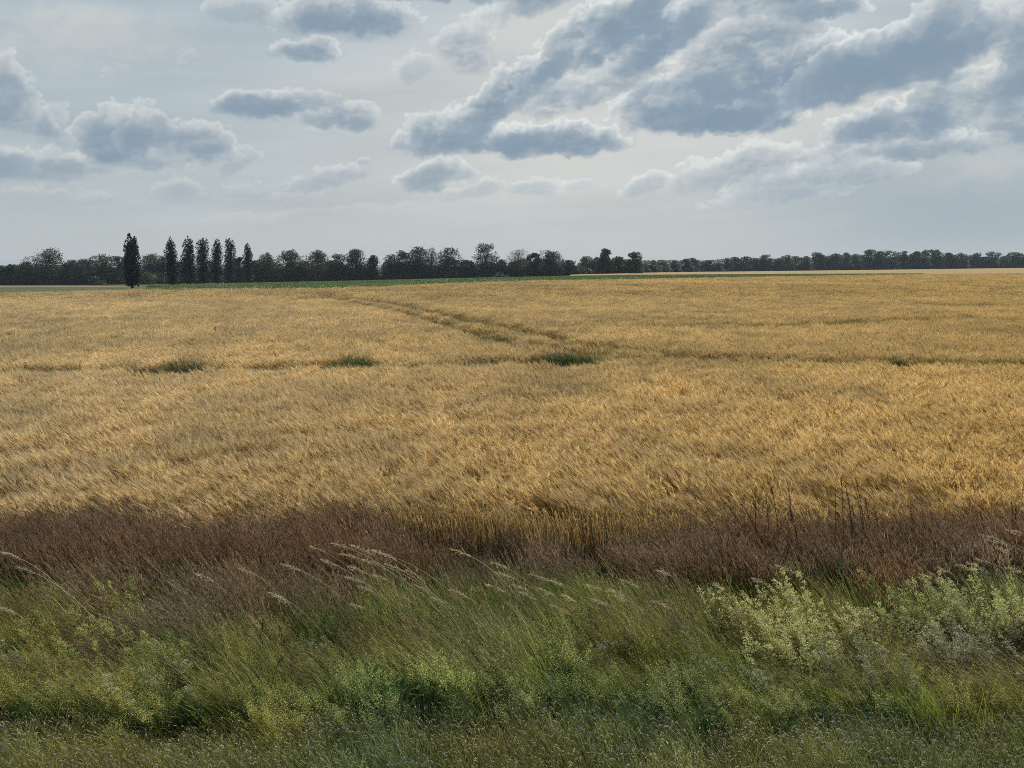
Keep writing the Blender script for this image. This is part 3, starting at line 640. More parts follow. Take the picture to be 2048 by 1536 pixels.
def seed_stalk(X, Y, k):
    yd = rs.uniform(9.5, 10.3) if k != 11 else 8.6
    tip = at_y(X, Y, yd)
    base = np.array([tip[0]+max(.35, tip[2]*rs.uniform(.75, 1.15)), yd+rs.uniform(-.15, .15), 0.0]); base[2] = ground_z(base[0], base[1])
    lab, grp = {1: BUNCH, 2: MIDB, 3: RTB, 4: LEFTB}.get(k, (SPECIAL.get(k), None))
    root = empty('grass_stalk', base, lab, 'grass stalk', grp)
    d = tip-base; ctrl = np.array([d[0]*.40, d[1]*.5, d[2]*.86])       # springs up, then bows to the left
    s = np.linspace(0, 1, 16)[:, None]; C = 2*s*(1-s)*ctrl+s*s*d
    col = np.array([.50, .41, .22])*math.exp(rs.normal(0, .15)); st = MB()
    tube(st, C, np.linspace(.0036, .0022, 16), col, 5); st.build('stem', single_mat, root)
    hd = MB(); L = rs.uniform(.16, .25); n = 90
    ds = np.linalg.norm(np.diff(C, axis=0), axis=1); cum = np.concatenate([[0], np.cumsum(ds)]); q = cum[-1]-rs.uniform(0, L, n)**1.0
    P_ = np.stack([np.interp(q, cum, C[:, j]) for j in range(3)], 1); u = (cum[-1]-q)/L
    dirv = (C[-1]-C[-4]); dirv /= np.linalg.norm(dirv); wd = (.004+.008*np.sin(np.clip(u, 0, 1)*math.pi))
    hcol = np.array([.58, .47, .28])*math.exp(rs.normal(0, .12))
    off = rs.normal(0, 1, (n, 3))*wd[:, None]; a = dirv[None]*rs.uniform(.006, .012, (n, 1))+off*.5; b = np.cross(a, rs.normal(size=(n, 3))); b /= np.linalg.norm(b, axis=1)[:, None]; b *= .0026
    c = P_+off; V = np.stack([c-a, c-b, c+a, c+b], 1); hd.add(V, np.arange(n*4).reshape(n, 4), np.repeat(jit(rs, hcol, n, .15, .04), 4, 0))
    hd.build('seed_head', single_mat, root)
for q in STALKS: seed_stalk(*q)

DOCKL = 'thin dark rusty stalk rising above the right reddish grass against the barley'
DOCKS = [(1541, 971, 0), (1532, 996, 0), (1577, 975, 0), (1580, 1020, 0), (1510, 1000, 0), (1682, 952, 1), (1690, 968, 1), (1711, 955, 1), (1670, 979, 1), (1713, 985, 1), (1695, 988, 1), (1704, 1010, 1), (1747, 1016, 2), (1820, 1020, 2), (2023, 1003, 3), (2031, 1015, 3), (1404, 1018, 4), (1449, 1003, 4), (1479, 1003, 4), (1162, 1026, 5), (1179, 1029, 5), (1209, 1026, 5), (1730, 995, 2), (1960, 1025, 3)]
DL = [('thin dark seed stalk beside the leaning ones left of the tallest dark stalks', 'dark stalks left of the tallest tuft'), ('dark rusty seed stalk in the tallest tuft standing up against the golden barley', 'tallest tuft of dark stalks'), ('short dark seed stalk just right of the tallest dark tuft', 'short dark stalks right of the tuft'), ('dark bent seed stalk above the reddish grass near the right edge', 'dark stalks near the right edge'), ('dark seed stalk bowing left at the left end of the right reddish grass', 'dark stalks bowing left'), ('small dark seed stalk at the barley edge above the bare stems', 'small dark stalks above the bare stems')]
def dock(X, Y, k):
    yd = 12.0+rs.uniform(-.2, .3); tip = at_y(X, Y, yd); base = on_ground((tip[0]+rs.uniform(.02, .2)+(.35 if k == 4 else 0), yd))
    root = empty('dock_stalk', base, DL[k][0], 'seed stalk', DL[k][1]); d = tip-base
    s = np.linspace(0, 1, 10)[:, None]; C = 2*s*(1-s)*np.array([d[0]*.1, 0, d[2]*.62])+s*s*d
    st = MB(); tube(st, C, np.linspace(.0045, .0022, 10), (.085, .045, .025), 5); st.build('stem', single_mat, root)
    n = 110; u = rs.uniform(.62 if k != 1 else .5, 1, n)*8.99; i = u.astype(int); q = C[i]+(C[i+1]-C[i])*(u-i)[:, None]+rs.normal(0, .0075, (n, 3))
    hd = MB(); tube(hd, C[4 if k == 1 else 5:]+np.array([0, -.001, 0]), .003, (.07, .04, .02), 5); flakes(hd, q, rs.uniform(.012, .024, n), jit(rs, (.085, .042, .022), n, .25), rs, .1, .6); hd.build('seed_head', single_mat, root)
for q in DOCKS: dock(*q)

def bedstraw(seed, H, stems, flow=(.64, .62, .25), leafc=(.12, .16, .035), dens=1.0, wide=.24, lean=(.3, .75)):
    """bushy herb with leaning sprays of tiny cream flowers"""
    r = np.random.default_rng(seed); fo = MB(); bl = MB()
    b = np.zeros((stems, 3)); b[:, :2] = r.normal(0, wide, (stems, 2)); az = LEFT+r.normal(0, .7, stems); ln = r.uniform(.62, 1.12, stems)*H
    P_, th = ribbons(fo, b, ln, az, r.uniform(.05, lean[0]*1.4, stems), r.uniform(lean[0], lean[1]*1.3, stems), .005, np.array(leafc)*.7, np.array(leafc)*1.1, K=9, bend=1.2, rng=r)
    for i in range(stems):
        f = r.uniform(.1, .9, 90)*7.99; k = f.astype(int); q = P_[i, k]+(P_[i, k+1]-P_[i, k])*(f-k)[:, None]+r.normal(0, .018, (90, 3))
        flakes(fo, q, r.uniform(.01, .024, 90), jit(r, leafc, 90, .25), r, .2, .3)
        nb = int(30*dens)
        for j in range(nb):
            f = r.uniform(.38, .995); kf = f*7.99; k = int(kf); s0 = P_[i, k]+(P_[i, k+1]-P_[i, k])*(kf-k)
            L = .12*(1.08-f)*r.uniform(.5, 1.3)+.012; a = r.uniform(0, 6.283); up = r.uniform(.1, .7)
            e = s0+L*np.array([math.cos(a)*math.cos(up)-.25, math.sin(a)*math.cos(up), math.sin(up)])
            m = 11; q = s0+(e-s0)*r.uniform(.35, 1.1, (m, 1))+r.normal(0, .009, (m, 3))
            flakes(bl, q, r.uniform(.0085, .0155, m), jit(r, flow, m, .2, .04), r, .25, .95)
    return fo, bl
def bed_thing(seed, X, Y, y, H, label, group=None, **kw):
    p = at_y(X, Y, y); base = on_ground((p[0]+H*.25, y)); root = empty('bedstraw_clump', base, label, 'flowering herb', group)
    fo, bl = bedstraw(seed, H, **kw); fo.build('foliage', single_mat, root); bl.build('blossom', single_mat, root)
for i, (X, Y, y, H, lb, kw) in enumerate(BED): bed_thing(500+i, X, Y, y, H, lb, **kw)

def vetch():
    p = at_y(1895, 1325, 9.15); root = empty('vetch_plant', on_ground((p[0], 9.15)), 'vetch with pink-purple flowers spread low among the bedstraw', 'flowering herb')
    r = np.random.default_rng(3); H = p[2]; fo = MB(); bl = MB()
    b = np.zeros((26, 3)); b[:, 0] = r.uniform(-.28, .32, 26); b[:, 1] = r.normal(0, .05, 26)
    P_, _ = ribbons(fo, b, H*r.uniform(.9, 1.1, 26), LEFT+r.normal(0, .6, 26), .1, .5, .005, (.06, .09, .025), (.08, .11, .03), K=5, rng=r)
    q = np.repeat(P_[:, 3:].reshape(-1, 3), 8, 0)+r.normal(0, .02, (26*16, 3)); flakes(fo, q, .022, jit(r, (.07, .10, .03), len(q)), r)
    q = np.repeat(P_[:, -1], 9, 0)+r.normal(0, .016, (26*9, 3)); flakes(bl, q, r.uniform(.01, .017, len(q)), jit(r, (.42, .22, .42), len(q), .2), r)
    fo.build('foliage', single_mat, root); bl.build('blossom', single_mat, root)
vetch()
def thistle():
    p = at_y(935, 1325, 9.1); base = on_ground((p[0]+.05, 9.1)); root = empty('thistle_plant', base, 'dark-stemmed thistle with a spiky leaf crown standing in the middle of the green grass', 'thistle')
    r = np.random.default_rng(4); H = p[2]; st = MB(); lf = MB()
    C = np.array([[0, 0, 0], [-.01, 0, H*.4], [-.03, 0, H*.8], [-.05, 0, H]]); tube(st, C, [.006, .006, .005, .004], (.035, .035, .02), 6)
    n = 22; h = np.concatenate([np.full(12, H*.98), np.linspace(.25, .85, 10)*H]); b = np.stack([-.05*h/H, 0*h, h], 1)
    ribbons(lf, b, np.concatenate([r.uniform(.12, .2, 12), r.uniform(.1, .16, 10)]), r.uniform(0, 6.28, n), r.uniform(.7, 1.2, n), r.uniform(1.3, 2.0, n), .024, (.05, .075, .03), (.10, .12, .06), K=6, prof=[.5, 1, .7, .95, .5, .1], side=r.uniform(0, 3.1, n), rng=r)
    st.build('stem', single_mat, root); lf.build('leaf_crown', single_mat, root)
    bd = MB(); P_ = np.array([-.05, 0, H+.03])+r.normal(0, .014, (40, 3)); flakes(bd, P_, .02, jit(r, (.06, .07, .04), 40), r); bd.build('bud', single_mat, root)
thistle()
FLOWERS = [(2036, 1347, 'white flower head highest at the right edge'), (2040, 1358, 'white flower head just under the highest one at the right edge'), (2022, 1372, 'small white flower head below the two at the right edge'), (1976, 1386, 'round white flower head left of the right edge cluster'), (2030, 1412, 'white flower head lowest at the right edge'), (1918, 1349, 'small white flower right below the pink vetch'), (1902, 1364, 'small white flower lower left of the vetch one'), (1491, 1408, 'white flower head in the grass below the right bedstraw bank'), (1389, 1422, 'white flower head, upper of a pair low in the middle grass'), (1385, 1432, 'white flower head, lower of the pair low in the middle grass'), (1457, 1456, 'tiny white flower lowest in the middle grass'), (1150, 1288, 'white flower tuft in the grass under the arching stalks'), (209, 1207, 'white flower at the left before the reddish grass'), (77, 1211, 'small white flower near the left edge below the reddish grass'), (427, 1230, 'tiny white flower in the dark grass left of the stalk bundle'), (757, 1280, 'tiny white flower below the stalk bundle')]
for X, Y, lb in FLOWERS:
    yd = 10.3 if Y < 1300 else (9.0 if Y < 1380 else 8.6)
    p = at_y(X, Y, yd); base = on_ground((p[0]+.08, yd-.03)); root = empty('white_flower', base, lb, 'flower'); d = p-base
    s = np.linspace(0, 1, 6)[:, None]; C = 2*s*(1-s)*np.array([d[0]*.2, 0, d[2]*.6])+s*s*d
    st = MB(); tube(st, C, .0022, (.08, .11, .035), 5); st.build('stem', single_mat, root)
    hd = MB(); n = 40; big = .012 if X > 1300 else .009; flakes(hd, d+rs.normal(0, big*.55, (n, 3)), big, jit(rs, (.72, .73, .68), n, .05, .02), rs); hd.build('flower_head', single_mat, root)

# green weed patches in the crop
WL = ['long flat green grass patch in the barley at far left of the four', 'small dense green patch in the barley between the left patch and the wheel tracks', 'largest dark green patch in the barley beside the wheel tracks', 'small dark green patch in the barley at right', 'green strip of weeds inside the nearer wheel track']
for i, ((p, hw, hd, h), lb) in enumerate(zip(PATCH, WL)):
    r = np.random.default_rng(600+i); n = int(1500*max(1, hw)); mb = MB()
    a = r.uniform(0, 6.283, n); q = np.sqrt(r.uniform(0, 1, n)); b = np.stack([q*np.cos(a)*hw*1.02, q*np.sin(a)*hd, 0*a-.02], 1)
    dark = i in (2, 3)
    c1 = np.array([.065, .10, .018]) if not dark else np.array([.035, .062, .012])
    if i == 0: c1 = np.array([.075, .085, .02])
    ln = h*r.uniform(.75, 1.12, n)*(1-.35*q**3); ribbons(mb, b, ln, LEFT+r.normal(0, .8, n), r.uniform(.05, .3, n), r.uniform(.4, 1.3, n), .016, np.array([.03, .045, .01]), jit(r, c1, n, .3, .08), K=5, rng=r)
    o = mb.build('weed_patch', single_mat); o.location = (p[0]+.3, p[1], float(ground_z(p[0], p[1]))); tag(o, lb, 'weed patch', None if False else 'green patches in the barley')
# dark weeds poking out of the crop
for X, Y, lb in [(160, 738, 'dark weed poking out of the barley in the left thin line'), (32, 758, 'thin dark weed at far left of the barley'), (42, 759, 'second thin dark weed beside the one at far left of the barley'), (190, 758, 'thin dark weed leaning right of the thin line weed'), (207, 757, 'rightmost thin dark weed of the left barley group'), (50, 732, 'faint dark weed above the far left pair in the barley'), (1558, 735, 'curved dark weed in the barley right of the wheel tracks'), (500, 968, 'short dark weed in the near barley'), (448, 722, 'dark upright weed just right of the long green patch'), (697, 718, 'dark seed head above the small dense green patch'), (430, 661, 'tiny dark weed far out in the left barley')]:
    p = at_ground(X, Y+6, .8, 13, 200); root = empty('weed_stalk', on_ground(p[:2]), lb, 'weed'); r = np.random.default_rng(int(X+Y)); H = .8+13/F*p[1]
    st = MB(); C = np.array([[0, 0, 0], [0, 0, H*.5], [-.02, 0, H*.8], [.02, 0, H]]); k = p[1]/34; tube(st, C, np.array([.006, .006, .006, .004])*k, (.06, .06, .025), 5); st.build('stem', single_mat, root)
    hd = MB(); q = C[3]-np.array([.005, 0, 0])+np.stack([r.normal(0, .025, 50), r.normal(0, .02, 50), -r.uniform(0, .24, 50)], 1); flakes(hd, q, .035*k, jit(r, (.05, .05, .02), 50), r); hd.build('leaf_spray', single_mat, root)

# ------------------------------------------------------------------ trees
leaf_dark = plant_mat('poplar leaves', .2, .5); leaf_mid = plant_mat('wood leaves', .32, .55)
bark = plant_mat('bark', 0, .9)
def add_twigs(mb, base, tips, r0, col):
    for t_ in tips: 
        m = (base+t_)/2+np.array([0, 0, np.linalg.norm(t_-base)*.12]); tube(mb, [base, m, t_], [r0, r0*.6, r0*.2], col, 5)
def poplar_meshes(seed, H, W, n=3000, forks=None):
    """a column of steep plumes, each plume a ragged spindle of leaves"""
    r = np.random.default_rng(seed); tr = MB(); cr = MB()
    tube(tr, [[0, 0, -.3], [.05, 0, H*.3], [0, 0, H*.7], [0, 0, H*.95]], [.5, .38, .2, .05], (.05, .045, .035), 8)
    pl = []; k = 11
    for i in range(k):
        a = i*2.4+r.uniform(-.3, .3); rad = W*.5*r.uniform(.2, .68)*(0 if i == 0 else 1); top = H*(1 if i == 0 else r.uniform(.70, .985) if i < 7 else r.uniform(.35, .7)); bot = H*r.uniform(.035, .14)
        if forks is not None and i == 0: top = H
        pl.append((math.cos(a)*rad, math.sin(a)*rad, bot, top, W*r.uniform(.2, .31)*(.8 if i == 0 else 1)))
    if forks:
        for fx, ft in forks: pl.append((fx, 0, H*.1, ft*H, W*.2))
    w_ = np.array([(t-b)*q for _, _, b, t, q in pl]); w_ /= w_.sum()
    for (x0, y0, b, t, q), m in zip(pl, (w_*n).astype(int)):
        u = r.uniform(0, 1, m)**.9; pr = np.clip((np.clip(u/.22, 0, 1)**.5)*np.clip((1-u)/.12, 0, 1)**.55*(.95+.08*np.sin(u*9+x0*4)), .12, 2); z = b+(t-b)*u
        lump = .55+.85*vnoise(u*7+seed*3+x0*5, np.zeros(m)+y0*3, seed)
        a = r.uniform(0, 6.283, m); rr = np.sqrt(r.uniform(.15, 1, m))*q*pr*lump
        px = x0*np.clip(1.08-.2*u, .3, 1.2)+rr*np.cos(a); px = px+W*.10*np.sin(u*2.6+seed)*u; py = y0*np.clip(1.08-.2*u, .3, 1.2)+rr*np.sin(a)
        flakes(cr, np.stack([px, py, z+r.normal(0, .3, m)], 1), r.uniform(.35, .75, m), jit(r, (.022, .037, .017), m, .3), r, 0, .8)
    return tr.mesh('trunk', bark), cr.mesh('crown', leaf_dark)
def crown_tree(seed, H, W, n=2600, colr=(.045, .065, .022), low=.06, open_=0.0, lobes=16, leaf=(.45, .95), shape='round', twiggy=False):
    r = np.random.default_rng(seed); tr = MB(); cr = MB()
    lean = r.uniform(-.03, .03)*H; tube(tr, [[0, 0, -.4], [0, 0, H*.25], [lean, 0, H*.55], [lean*1.5, 0, H*.85]], [H*.024, H*.018, H*.011, H*.004], (.055, .048, .038), 8)
    L = []
    for i in range(lobes):
        u = (i+r.uniform(0, 1))/lobes; z = H*(low+.06+(.88-low)*u)
        if shape == 'round': wr = np.sin(np.clip(u*.86+.12, 0, 1)*math.pi)**.6
        elif shape == 'top': wr = .62+.42*np.sin(np.clip((u-.25)/.75, 0, 1)*math.pi)**.7
        elif shape == 'broad': wr = (1.0-.72*u**2.2)
        else: wr = 1-.65*u
        a = i*2.4+r.uniform(-.6, .6); d = W*.5*wr*r.uniform(.35, .68); q = W*r.uniform(.17, .27)*(1.12-.35*u)
        q *= math.exp(r.normal(0, .22)); L.append((math.cos(a)*d*math.exp(r.normal(0, .2))+lean*u*1.5, math.sin(a)*d, min(z+r.normal(0, .04)*H, H-q*.75), q))
    L.append((lean*1.5, 0, H-W*.13, W*.14)); L.append((0, 0, H*.45, W*.3*(1-open_)))
    for x0, y0, z0, q in L[:-1]: 
        tube(tr, [[lean*z0/H, 0, z0*.55], [x0*.6, y0*.6, z0*.85], [x0, y0, z0+q*.6]], [H*.008, H*.005, H*.0015], (.055, .048, .038), 5)
    w_ = np.array([q**2 for *_, q in L]); w_ /= w_.sum()
    for (x0, y0, z0, q), m in zip(L, (w_*n*(1-open_)).astype(int)):
        v = r.normal(size=(m, 3)); v /= np.linalg.norm(v, axis=1)[:, None]; rad = q*r.uniform(.25, 1, m)**.45*(1+.09*r.normal(size=m))*(.72+.6*vnoise(v[:, 0]*2.2+x0, v[:, 2]*2.2+z0, seed+7))
        P_ = np.array([x0, y0, z0])+v*rad[:, None]*np.array([1.1, 1.1, .85]); P_[:, 2] = np.clip(P_[:, 2], .1, H*1.02)
        tone = math.exp(r.normal(0, .16)); flakes(cr, P_, r.uniform(leaf[0], leaf[1], m)*(.65 if open_ > .3 else 1), jit(r, np.array(colr)*tone, m, .28), r, 0, .8)
    # low skirt of leaves where the crown reaches the ground
    if low < .1:
        m = int(n*.22); a = r.uniform(0, 6.283, m); d = np.sqrt(r.uniform(0, 1, m))*W*.42; P_ = np.stack([d*np.cos(a), d*np.sin(a), r.uniform(.02, .4, m)*H], 1)
        flakes(cr, P_, r.uniform(leaf[0], leaf[1], m), jit(r, np.array(colr)*.95, m, .28), r, 0, .8)
    return tr.mesh('trunk', bark), cr.mesh('crown', leaf_mid)
def plant_tree(name, meshes, p, label, group, H0, W0, H, W, rz=0.0, trunk=True):
    root = empty(name, p, label, 'tree' if 'shrub' not in name else 'shrub', group); root.rotation_euler = (0, 0, rz); root.scale = (W/W0, W/W0, H/H0)
    for nm, me in zip(('trunk', 'crown') if 'shrub' not in name else ('stem', 'foliage'), meshes):
        o = bpy.data.objects.new(nm, me); COL.objects.link(o); o.parent = root
    return root
def size_at(p, base, top, wpx):
    H = at_y(1024, top, p[1])[2]-p[2]; return H, wpx/F*p[1]
POP = [((265, 576, 468, 34), 'stout tallest poplar standing alone at the left end of the poplar row', None), ((347, 572.5, 474, 27), 'slim poplar just left of the cluster of five, after the gap', None), ((381, 571, 473, 29), 'poplar with a low left fork, first of the close cluster', [(-2.4, .66), (1.2, .9)]), ((408, 570, 476, 29), 'poplar with a flat forked top, second of the close cluster', [(-2.0, .96), (1.9, .98)]), ((435, 569, 477, 25), 'narrow poplar in the middle of the close cluster', None), ((460, 568, 477, 27), 'poplar with a notched double tip, fourth of the close cluster', [(-1.8, .99), (1.8, .96)]), ((498, 567, 487, 21), 'shortest thin poplar at the right end of the row', None)]
for i, ((X, b, t, wp), lb, fk) in enumerate(POP):
    p = at_ground(X, b, 0, 130); H, W = size_at(p, b, t, wp)
    plant_tree('poplar_tree', poplar_meshes(20+i, H, W*1.06, 6000 if i == 0 else 4800, fk), p, lb, 'dark poplars in a row', H, W, H, W)

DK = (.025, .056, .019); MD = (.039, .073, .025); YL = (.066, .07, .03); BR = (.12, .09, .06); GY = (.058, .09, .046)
# X, top row, width px, shape, colour, openness, extra distance m, label
TREES = [(-70, 520, 60, 'round', DK, 0, 0, None), (-25, 527, 50, 'broad', DK, 0, 0, None),
 (10, 532, 46, 'broad', DK, 0, 0, 'low rounded dark tree at the far left edge'), (31, 529, 26, 'round', DK, .1, 0, 'small dark treetop second from the left edge'), (62, 523, 46, 'round', MD, .05, 0, 'dark tree with sloping crown left of the tall broad left tree'), (103, 497, 60, 'round', MD, .08, 0, 'tall broad round tree at left, highest left of the poplars'), (150, 521, 40, 'broad', DK, .05, 4, 'low wide tree just right of the tall broad left tree'), (176, 518, 42, 'broad', MD, .1, 0, 'spreading low tree between the tall left tree and the lone poplar'), (209, 509, 44, 'top', MD, .2, 0, 'airy-topped tree left of the lone poplar'), (240, 512, 30, 'top', GY, .3, 8, 'thin pale tree close behind the lone poplar on its left'),
 (307, 508, 46, 'top', GY, .15, 6, 'grey-green tree right of the lone poplar'), (331, 512, 26, 'round', GY, .2, 10, 'small pale tree behind the left of the slim poplar'), (363, 524, 24, 'round', MD, .2, 4, 'short tree in the gap right of the slim poplar'), (421, 530, 26, 'round', MD, .1, 6, 'low tree behind the middle of the poplar cluster'), (482, 513, 24, 'round', MD, .2, 3, 'slim tree between the last two poplars'), (513, 522, 26, 'broad', MD, .15, 0, 'low bushy tree right of the shortest poplar'),
 (540, 505, 42, 'cone', MD, .3, 0, 'ragged pointed tree right of the poplars'), (585, 499, 40, 'top', MD, .2, 0, 'upright tree with uneven tip, second right of the poplars'), (606, 530, 26, 'round', DK, 0, -4, 'low dark tree left of the round yellowish tree'), (637, 501, 54, 'round', YL, .05, -5, 'round yellowish-green tree standing out in front of the tree line'), (663, 522, 30, 'broad', DK, .1, 4, 'low dark tree just right of the yellowish tree'), (681, 508, 34, 'top', MD, .3, 0, 'thin-topped tree right of the yellowish one'), (716, 497, 42, 'round', DK, .15, 0, 'tall dark tree left of the dip in the middle tree line'), (746, 509, 30, 'cone', DK, .25, 0, 'ragged dark tree sloping down to the middle dip'),
 (784, 510, 36, 'top', GY, .4, 0, 'sparse grey tree right of the middle dip'), (806, 502, 30, 'top', MD, .3, 0, 'thin upright tree left of the paired tall dark trees'), (836, 493, 46, 'round', DK, .1, 0, 'tall dark round-topped tree, left of a close pair'), (863, 494, 36, 'top', GY, .45, 5, 'light see-through tree between two dense dark ones'), (898, 495, 50, 'round', DK, .1, 0, 'tall dense tree, right of a close pair'), (934, 521, 42, 'broad', DK, .05, 0, 'low dark tree in the dip before the highest tree'), (973, 487, 54, 'top', DK, .05, 0, 'highest dark flat-topped tree of the middle tree line'), (1003, 520, 34, 'broad', DK, .1, 4, 'low dark tree between the highest and the brown one'), (1035, 498, 46, 'top', BR, .5, 0, 'half-bare brownish tree right of the highest dark tree'), (1030, 524, 40, 'broad', MD, .1, -3, 'green lower tree under the half-bare brownish crown'), (1068, 505, 28, 'top', DK, .25, 0, 'slim dark tree just right of the brownish tree'), (1102, 502, 50, 'broad', DK, .05, 0, 'wide dome-shaped dark tree right of the brownish tree'), (1138, 521, 34, 'round', DK, .1, 0, 'low tree falling away right of the dome-shaped tree'), (1169, 513, 30, 'round', GY, .15, 120, 'paler tree standing farther back in the gap'), (1192, 514, 26, 'round', GY, .15, 130, 'second paler tree farther back, left of the isolated upright one'), (1208, 498, 30, 'round', DK, .02, 0, 'upright egg-shaped dark tree near the right end of the middle line'), (1236, 513, 28, 'round', MD, .1, 10, 'lower tree between the last two dark trees of the middle line'), (1268, 504, 32, 'round', MD, .08, 0, 'last compact tree ending the middle tree line')]
r_ = np.random.default_rng(41)
for k_ in range(26):                                  # lower trees that close the line
    X_ = -60+k_*52+r_.uniform(-20, 20); TREES.append((X_, float(np.interp(X_, [0, 650, 1280], [528, 524, 524])+r_.uniform(-7, 9)), r_.uniform(34, 58), ['broad', 'round', 'top'][k_ % 3], [DK, MD, GY][k_ % 3], .05, 14, None))
for i, (X, t, wp, shape, colr, op, dy, lb) in enumerate(TREES):
    tt = (X-1024)/F; y = float(np.interp(X, [-700, 650, 1000, 1280], [545, 605, 620, 640]))+dy+rng.uniform(0, 5); x = tt*y; p = np.array([x, y, float(ground_z(x, y))])
    H, W = size_at(p, 0, t, wp)
    ms = crown_tree(900+i, H, W*1.2, 8000, colr, .02, op*.7, 20 if wp > 35 else 15, (.4, .85), shape)
    plant_tree('broadleaf_tree', ms, p, lb or ('dark tree of the left wood outside the left edge' if X < -10 else 'low dark tree closing the gaps low behind the middle tree line'), None if lb else ('trees beyond the left edge' if X < -10 else 'low trees behind the middle tree line'), H, W, H, W)
# the far wood along the right skyline: tree kinds copied with their own size and turn
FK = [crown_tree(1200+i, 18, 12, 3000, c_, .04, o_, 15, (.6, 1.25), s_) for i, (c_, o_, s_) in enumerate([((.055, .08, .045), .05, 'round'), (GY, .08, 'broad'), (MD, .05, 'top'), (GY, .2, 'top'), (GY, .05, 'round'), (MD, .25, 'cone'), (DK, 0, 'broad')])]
FAR = [(1302, 523, 26), (1322, 523, 30), (1345, 521, 30), (1370, 518, 28), (1385, 517, 22), (1410, 521, 34), (1432, 526, 26), (1451, 516, 20), (1470, 515, 26), (1486, 514, 30), (1508, 517, 24), (1526, 510, 40), (1552, 517, 24), (1570, 511, 34), (1590, 513, 26), (1607, 512, 26), (1634, 506, 30), (1650, 512, 24), (1664, 508, 30), (1686, 505, 26), (1705, 509, 28), (1730, 500, 34), (1752, 503, 28), (1776, 502, 36), (1802, 503, 32), (1824, 503, 30), (1842, 501, 24), (1868, 500, 28), (1890, 506, 30), (1914, 506, 34), (1944, 507, 34), (1962, 514, 22), (1979, 504, 28), (2000, 512, 24), (2026, 505, 34), (2046, 510, 28), (2075, 506, 32), (2105, 508, 34)]
FLAB = {1526: 'wide round hazy tree left of centre in the far right wood', 1634: 'pointed hazy tree rising above its left neighbours in the far wood', 1730: 'tallest hazy tree of the far right wood', 1868: 'upright hazy tree right of a notch in the far wood', 1979: 'open-crowned tall hazy tree near the right end of the far wood', 1451: 'thin spiky hazy tree in the left part of the far wood'}
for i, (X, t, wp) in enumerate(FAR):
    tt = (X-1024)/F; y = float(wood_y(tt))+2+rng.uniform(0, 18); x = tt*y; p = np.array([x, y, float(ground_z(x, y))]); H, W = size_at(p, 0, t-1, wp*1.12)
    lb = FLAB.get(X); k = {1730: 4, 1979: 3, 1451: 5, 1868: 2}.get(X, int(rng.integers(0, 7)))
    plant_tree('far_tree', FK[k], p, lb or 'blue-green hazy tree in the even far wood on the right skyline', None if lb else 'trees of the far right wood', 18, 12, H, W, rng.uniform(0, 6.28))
for i in range(34):                                  # a lower row behind, filling the far wood
    X = 1290+i*24.5+rng.uniform(-8, 8); tt = (X-1024)/F; y = float(wood_y(tt))+35+rng.uniform(0, 40); x = tt*y; p = np.array([x, y, float(ground_z(x, y))])
    H, W = size_at(p, 0, np.interp(X, [1290, 1500, 1730, 2100], [526, 521, 511, 512])+rng.uniform(-2, 4), 40)
    plant_tree('far_tree', FK[int(rng.integers(0, 7))], p, 'blue-green hazy tree in the even far wood on the right skyline', 'trees of the far right wood', 18, 12, H, W, rng.uniform(0, 6.28))
# shrubs at the foot of the woods
SK = [crown_tree(1400+i, 6, 7, 700, c_, .02, 0, 8, (.35, .75), 'broad') for i, c_ in enumerate([MD, (.06, .085, .03), DK])]
for X, b, t, wp, k, lb in [(297, 569, 543, 36, 1, 'light rounded shrub right of the lone poplar'), (320, 568, 546, 34, 1, 'light low shrub left of the slim poplar'), (398, 570, 549, 20, 0, 'small shrub at the foot of the poplar cluster'), (433, 569, 554, 28, 0, 'round shrub in front of the middle poplars'), (740, 560, 547, 24, 1, 'pale shrub at the foot of the middle dip'), (909, 557, 540, 26, 1, 'yellow-green upright shrub before the tall dense tree'), (1000, 555, 545, 30, 0, 'low grey shrub below the brownish tree'), (1140, 550, 540, 30, 1, 'yellowish shrub right of the dome-shaped tree'), (193, 570, 553, 40, 0, 'low dark shrub before the spreading left tree'), (1163, 549, 535, 24, 0, 'shrub at the foot of the paler trees')]:
    p = at_ground(X, b, 0, 150, 660); H, W = size_at(p, b, t, wp); plant_tree('shrub', SK[k], p, lb, None, 6, 7, H, W, rng.uniform(0, 6.28))
def undergrowth(name, X0, X1, rowtop, depth, colr, n, label, size):
    r = np.random.default_rng(abs(int(X0))); mb = MB(); X = r.uniform(X0, X1, n); t = (X-1024)/F
    y = np.array([float(np.interp(q, [-700, 650, 1000, 1280], [545, 605, 620, 640])) if q < 1282 else float(wood_y((q-1024)/F)) for q in X])+r.uniform(0, depth, n)
    x = t*y; g = ground_z(x, y); top = np.interp(X, rowtop[0], rowtop[1])+(fbm(X*.03, X*0, 31, 4)-.5)*40; hh = np.maximum(at_y(1024, 545, y)[2]*0+EYE+np.array([row_slope(q) for q in top])*y-g, .8)
    z = g+hh*r.uniform(0, 1, n)**.8
    flakes(mb, np.stack([x, y, z], 1), r.uniform(*size, n), jit(r, colr, n, .3), r, 0, .8)
    tag(mb.build(name, leaf_mid), label, None, None, 'stuff')
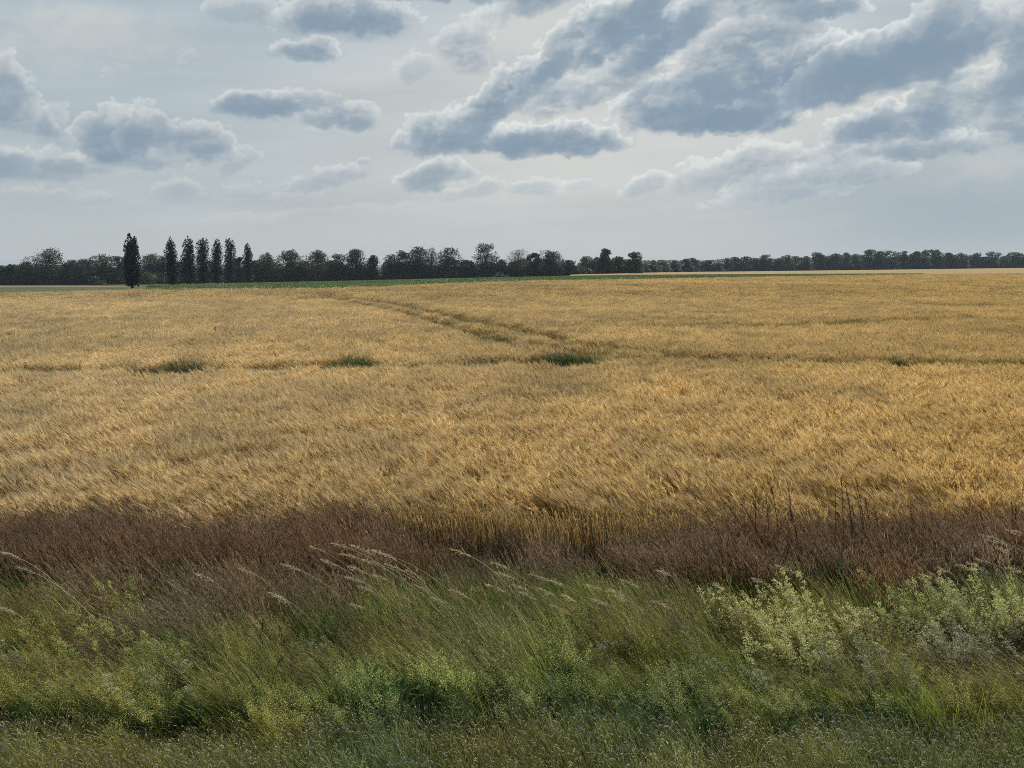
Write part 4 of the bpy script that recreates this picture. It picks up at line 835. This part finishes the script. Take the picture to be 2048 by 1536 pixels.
undergrowth('left_undergrowth', -120, 1282, ([-100, 300, 650, 1000, 1282], [553, 553, 549, 542, 539]), 26, DK, 42000, 'dark undergrowth filling the foot of the middle tree line', (.5, 1.1))
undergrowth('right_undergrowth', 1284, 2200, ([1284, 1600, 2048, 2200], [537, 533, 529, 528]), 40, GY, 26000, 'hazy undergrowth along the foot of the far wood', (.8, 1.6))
def ridge():
    """a still farther wood that reads as one low blue line"""
    r = np.random.default_rng(2); n = 14000; X = r.uniform(1260, 2150, n); t = (X-1024)/F; y = 2100+r.uniform(0, 120, n); x = t*y
    g = ground_z(x, y); top = np.interp(X, [1260, 1350, 1500, 1700, 2150], [522, 520, 519, 516, 512])+(fbm(X*.02, X*0, 5, 4)-.5)*5
    z = np.array([row_slope(q) for q in top])*y+EYE; z = g+(z-g)*r.uniform(0, 1, n)
    mb = MB(); flakes(mb, np.stack([x, y, z], 1), r.uniform(2.5, 5, n), jit(r, MD, n, .25), r, 0, .8); tag(mb.build('distant_wood', leaf_mid), 'faint blue line of distant wood seen over the far trees', None, None, 'stuff')
ridge()

# ------------------------------------------------------------------ haze: thin even air round everything
def haze():
    X0, X1, Y0, Y1, Z0, Z1 = -5700, 5700, -5700, 5700, float(-14), 34.0
    v = [(x, y, z) for x in (X0, X1) for y in (Y0, Y1) for z in (Z0, Z1)]
    m = bpy.data.meshes.new('haze'); m.from_pydata(v, [], [(0, 1, 3, 2), (4, 6, 7, 5), (0, 4, 5, 1), (2, 3, 7, 6), (0, 2, 6, 4), (1, 5, 7, 3)]); m.update()
    o = bpy.data.objects.new('haze', m); COL.objects.link(o); tag(o, kind='stuff'); o['label'] = 'thin bluish summer haze over the fields'
    a = bpy.data.materials.new('haze air'); a.use_nodes = True; t = a.node_tree; t.nodes.clear(); out = t.nodes.new('ShaderNodeOutputMaterial')
    p = t.nodes.new('ShaderNodeVolumePrincipled'); p.inputs['Color'].default_value = (.80, .90, 1.0, 1); p.inputs['Density'].default_value = 0.00007; p.inputs['Anisotropy'].default_value = .0
    a.cycles.volume_sampling = 'EQUIANGULAR'; t.links.new(p.outputs[0], out.inputs['Volume']); m.materials.append(a)
haze()
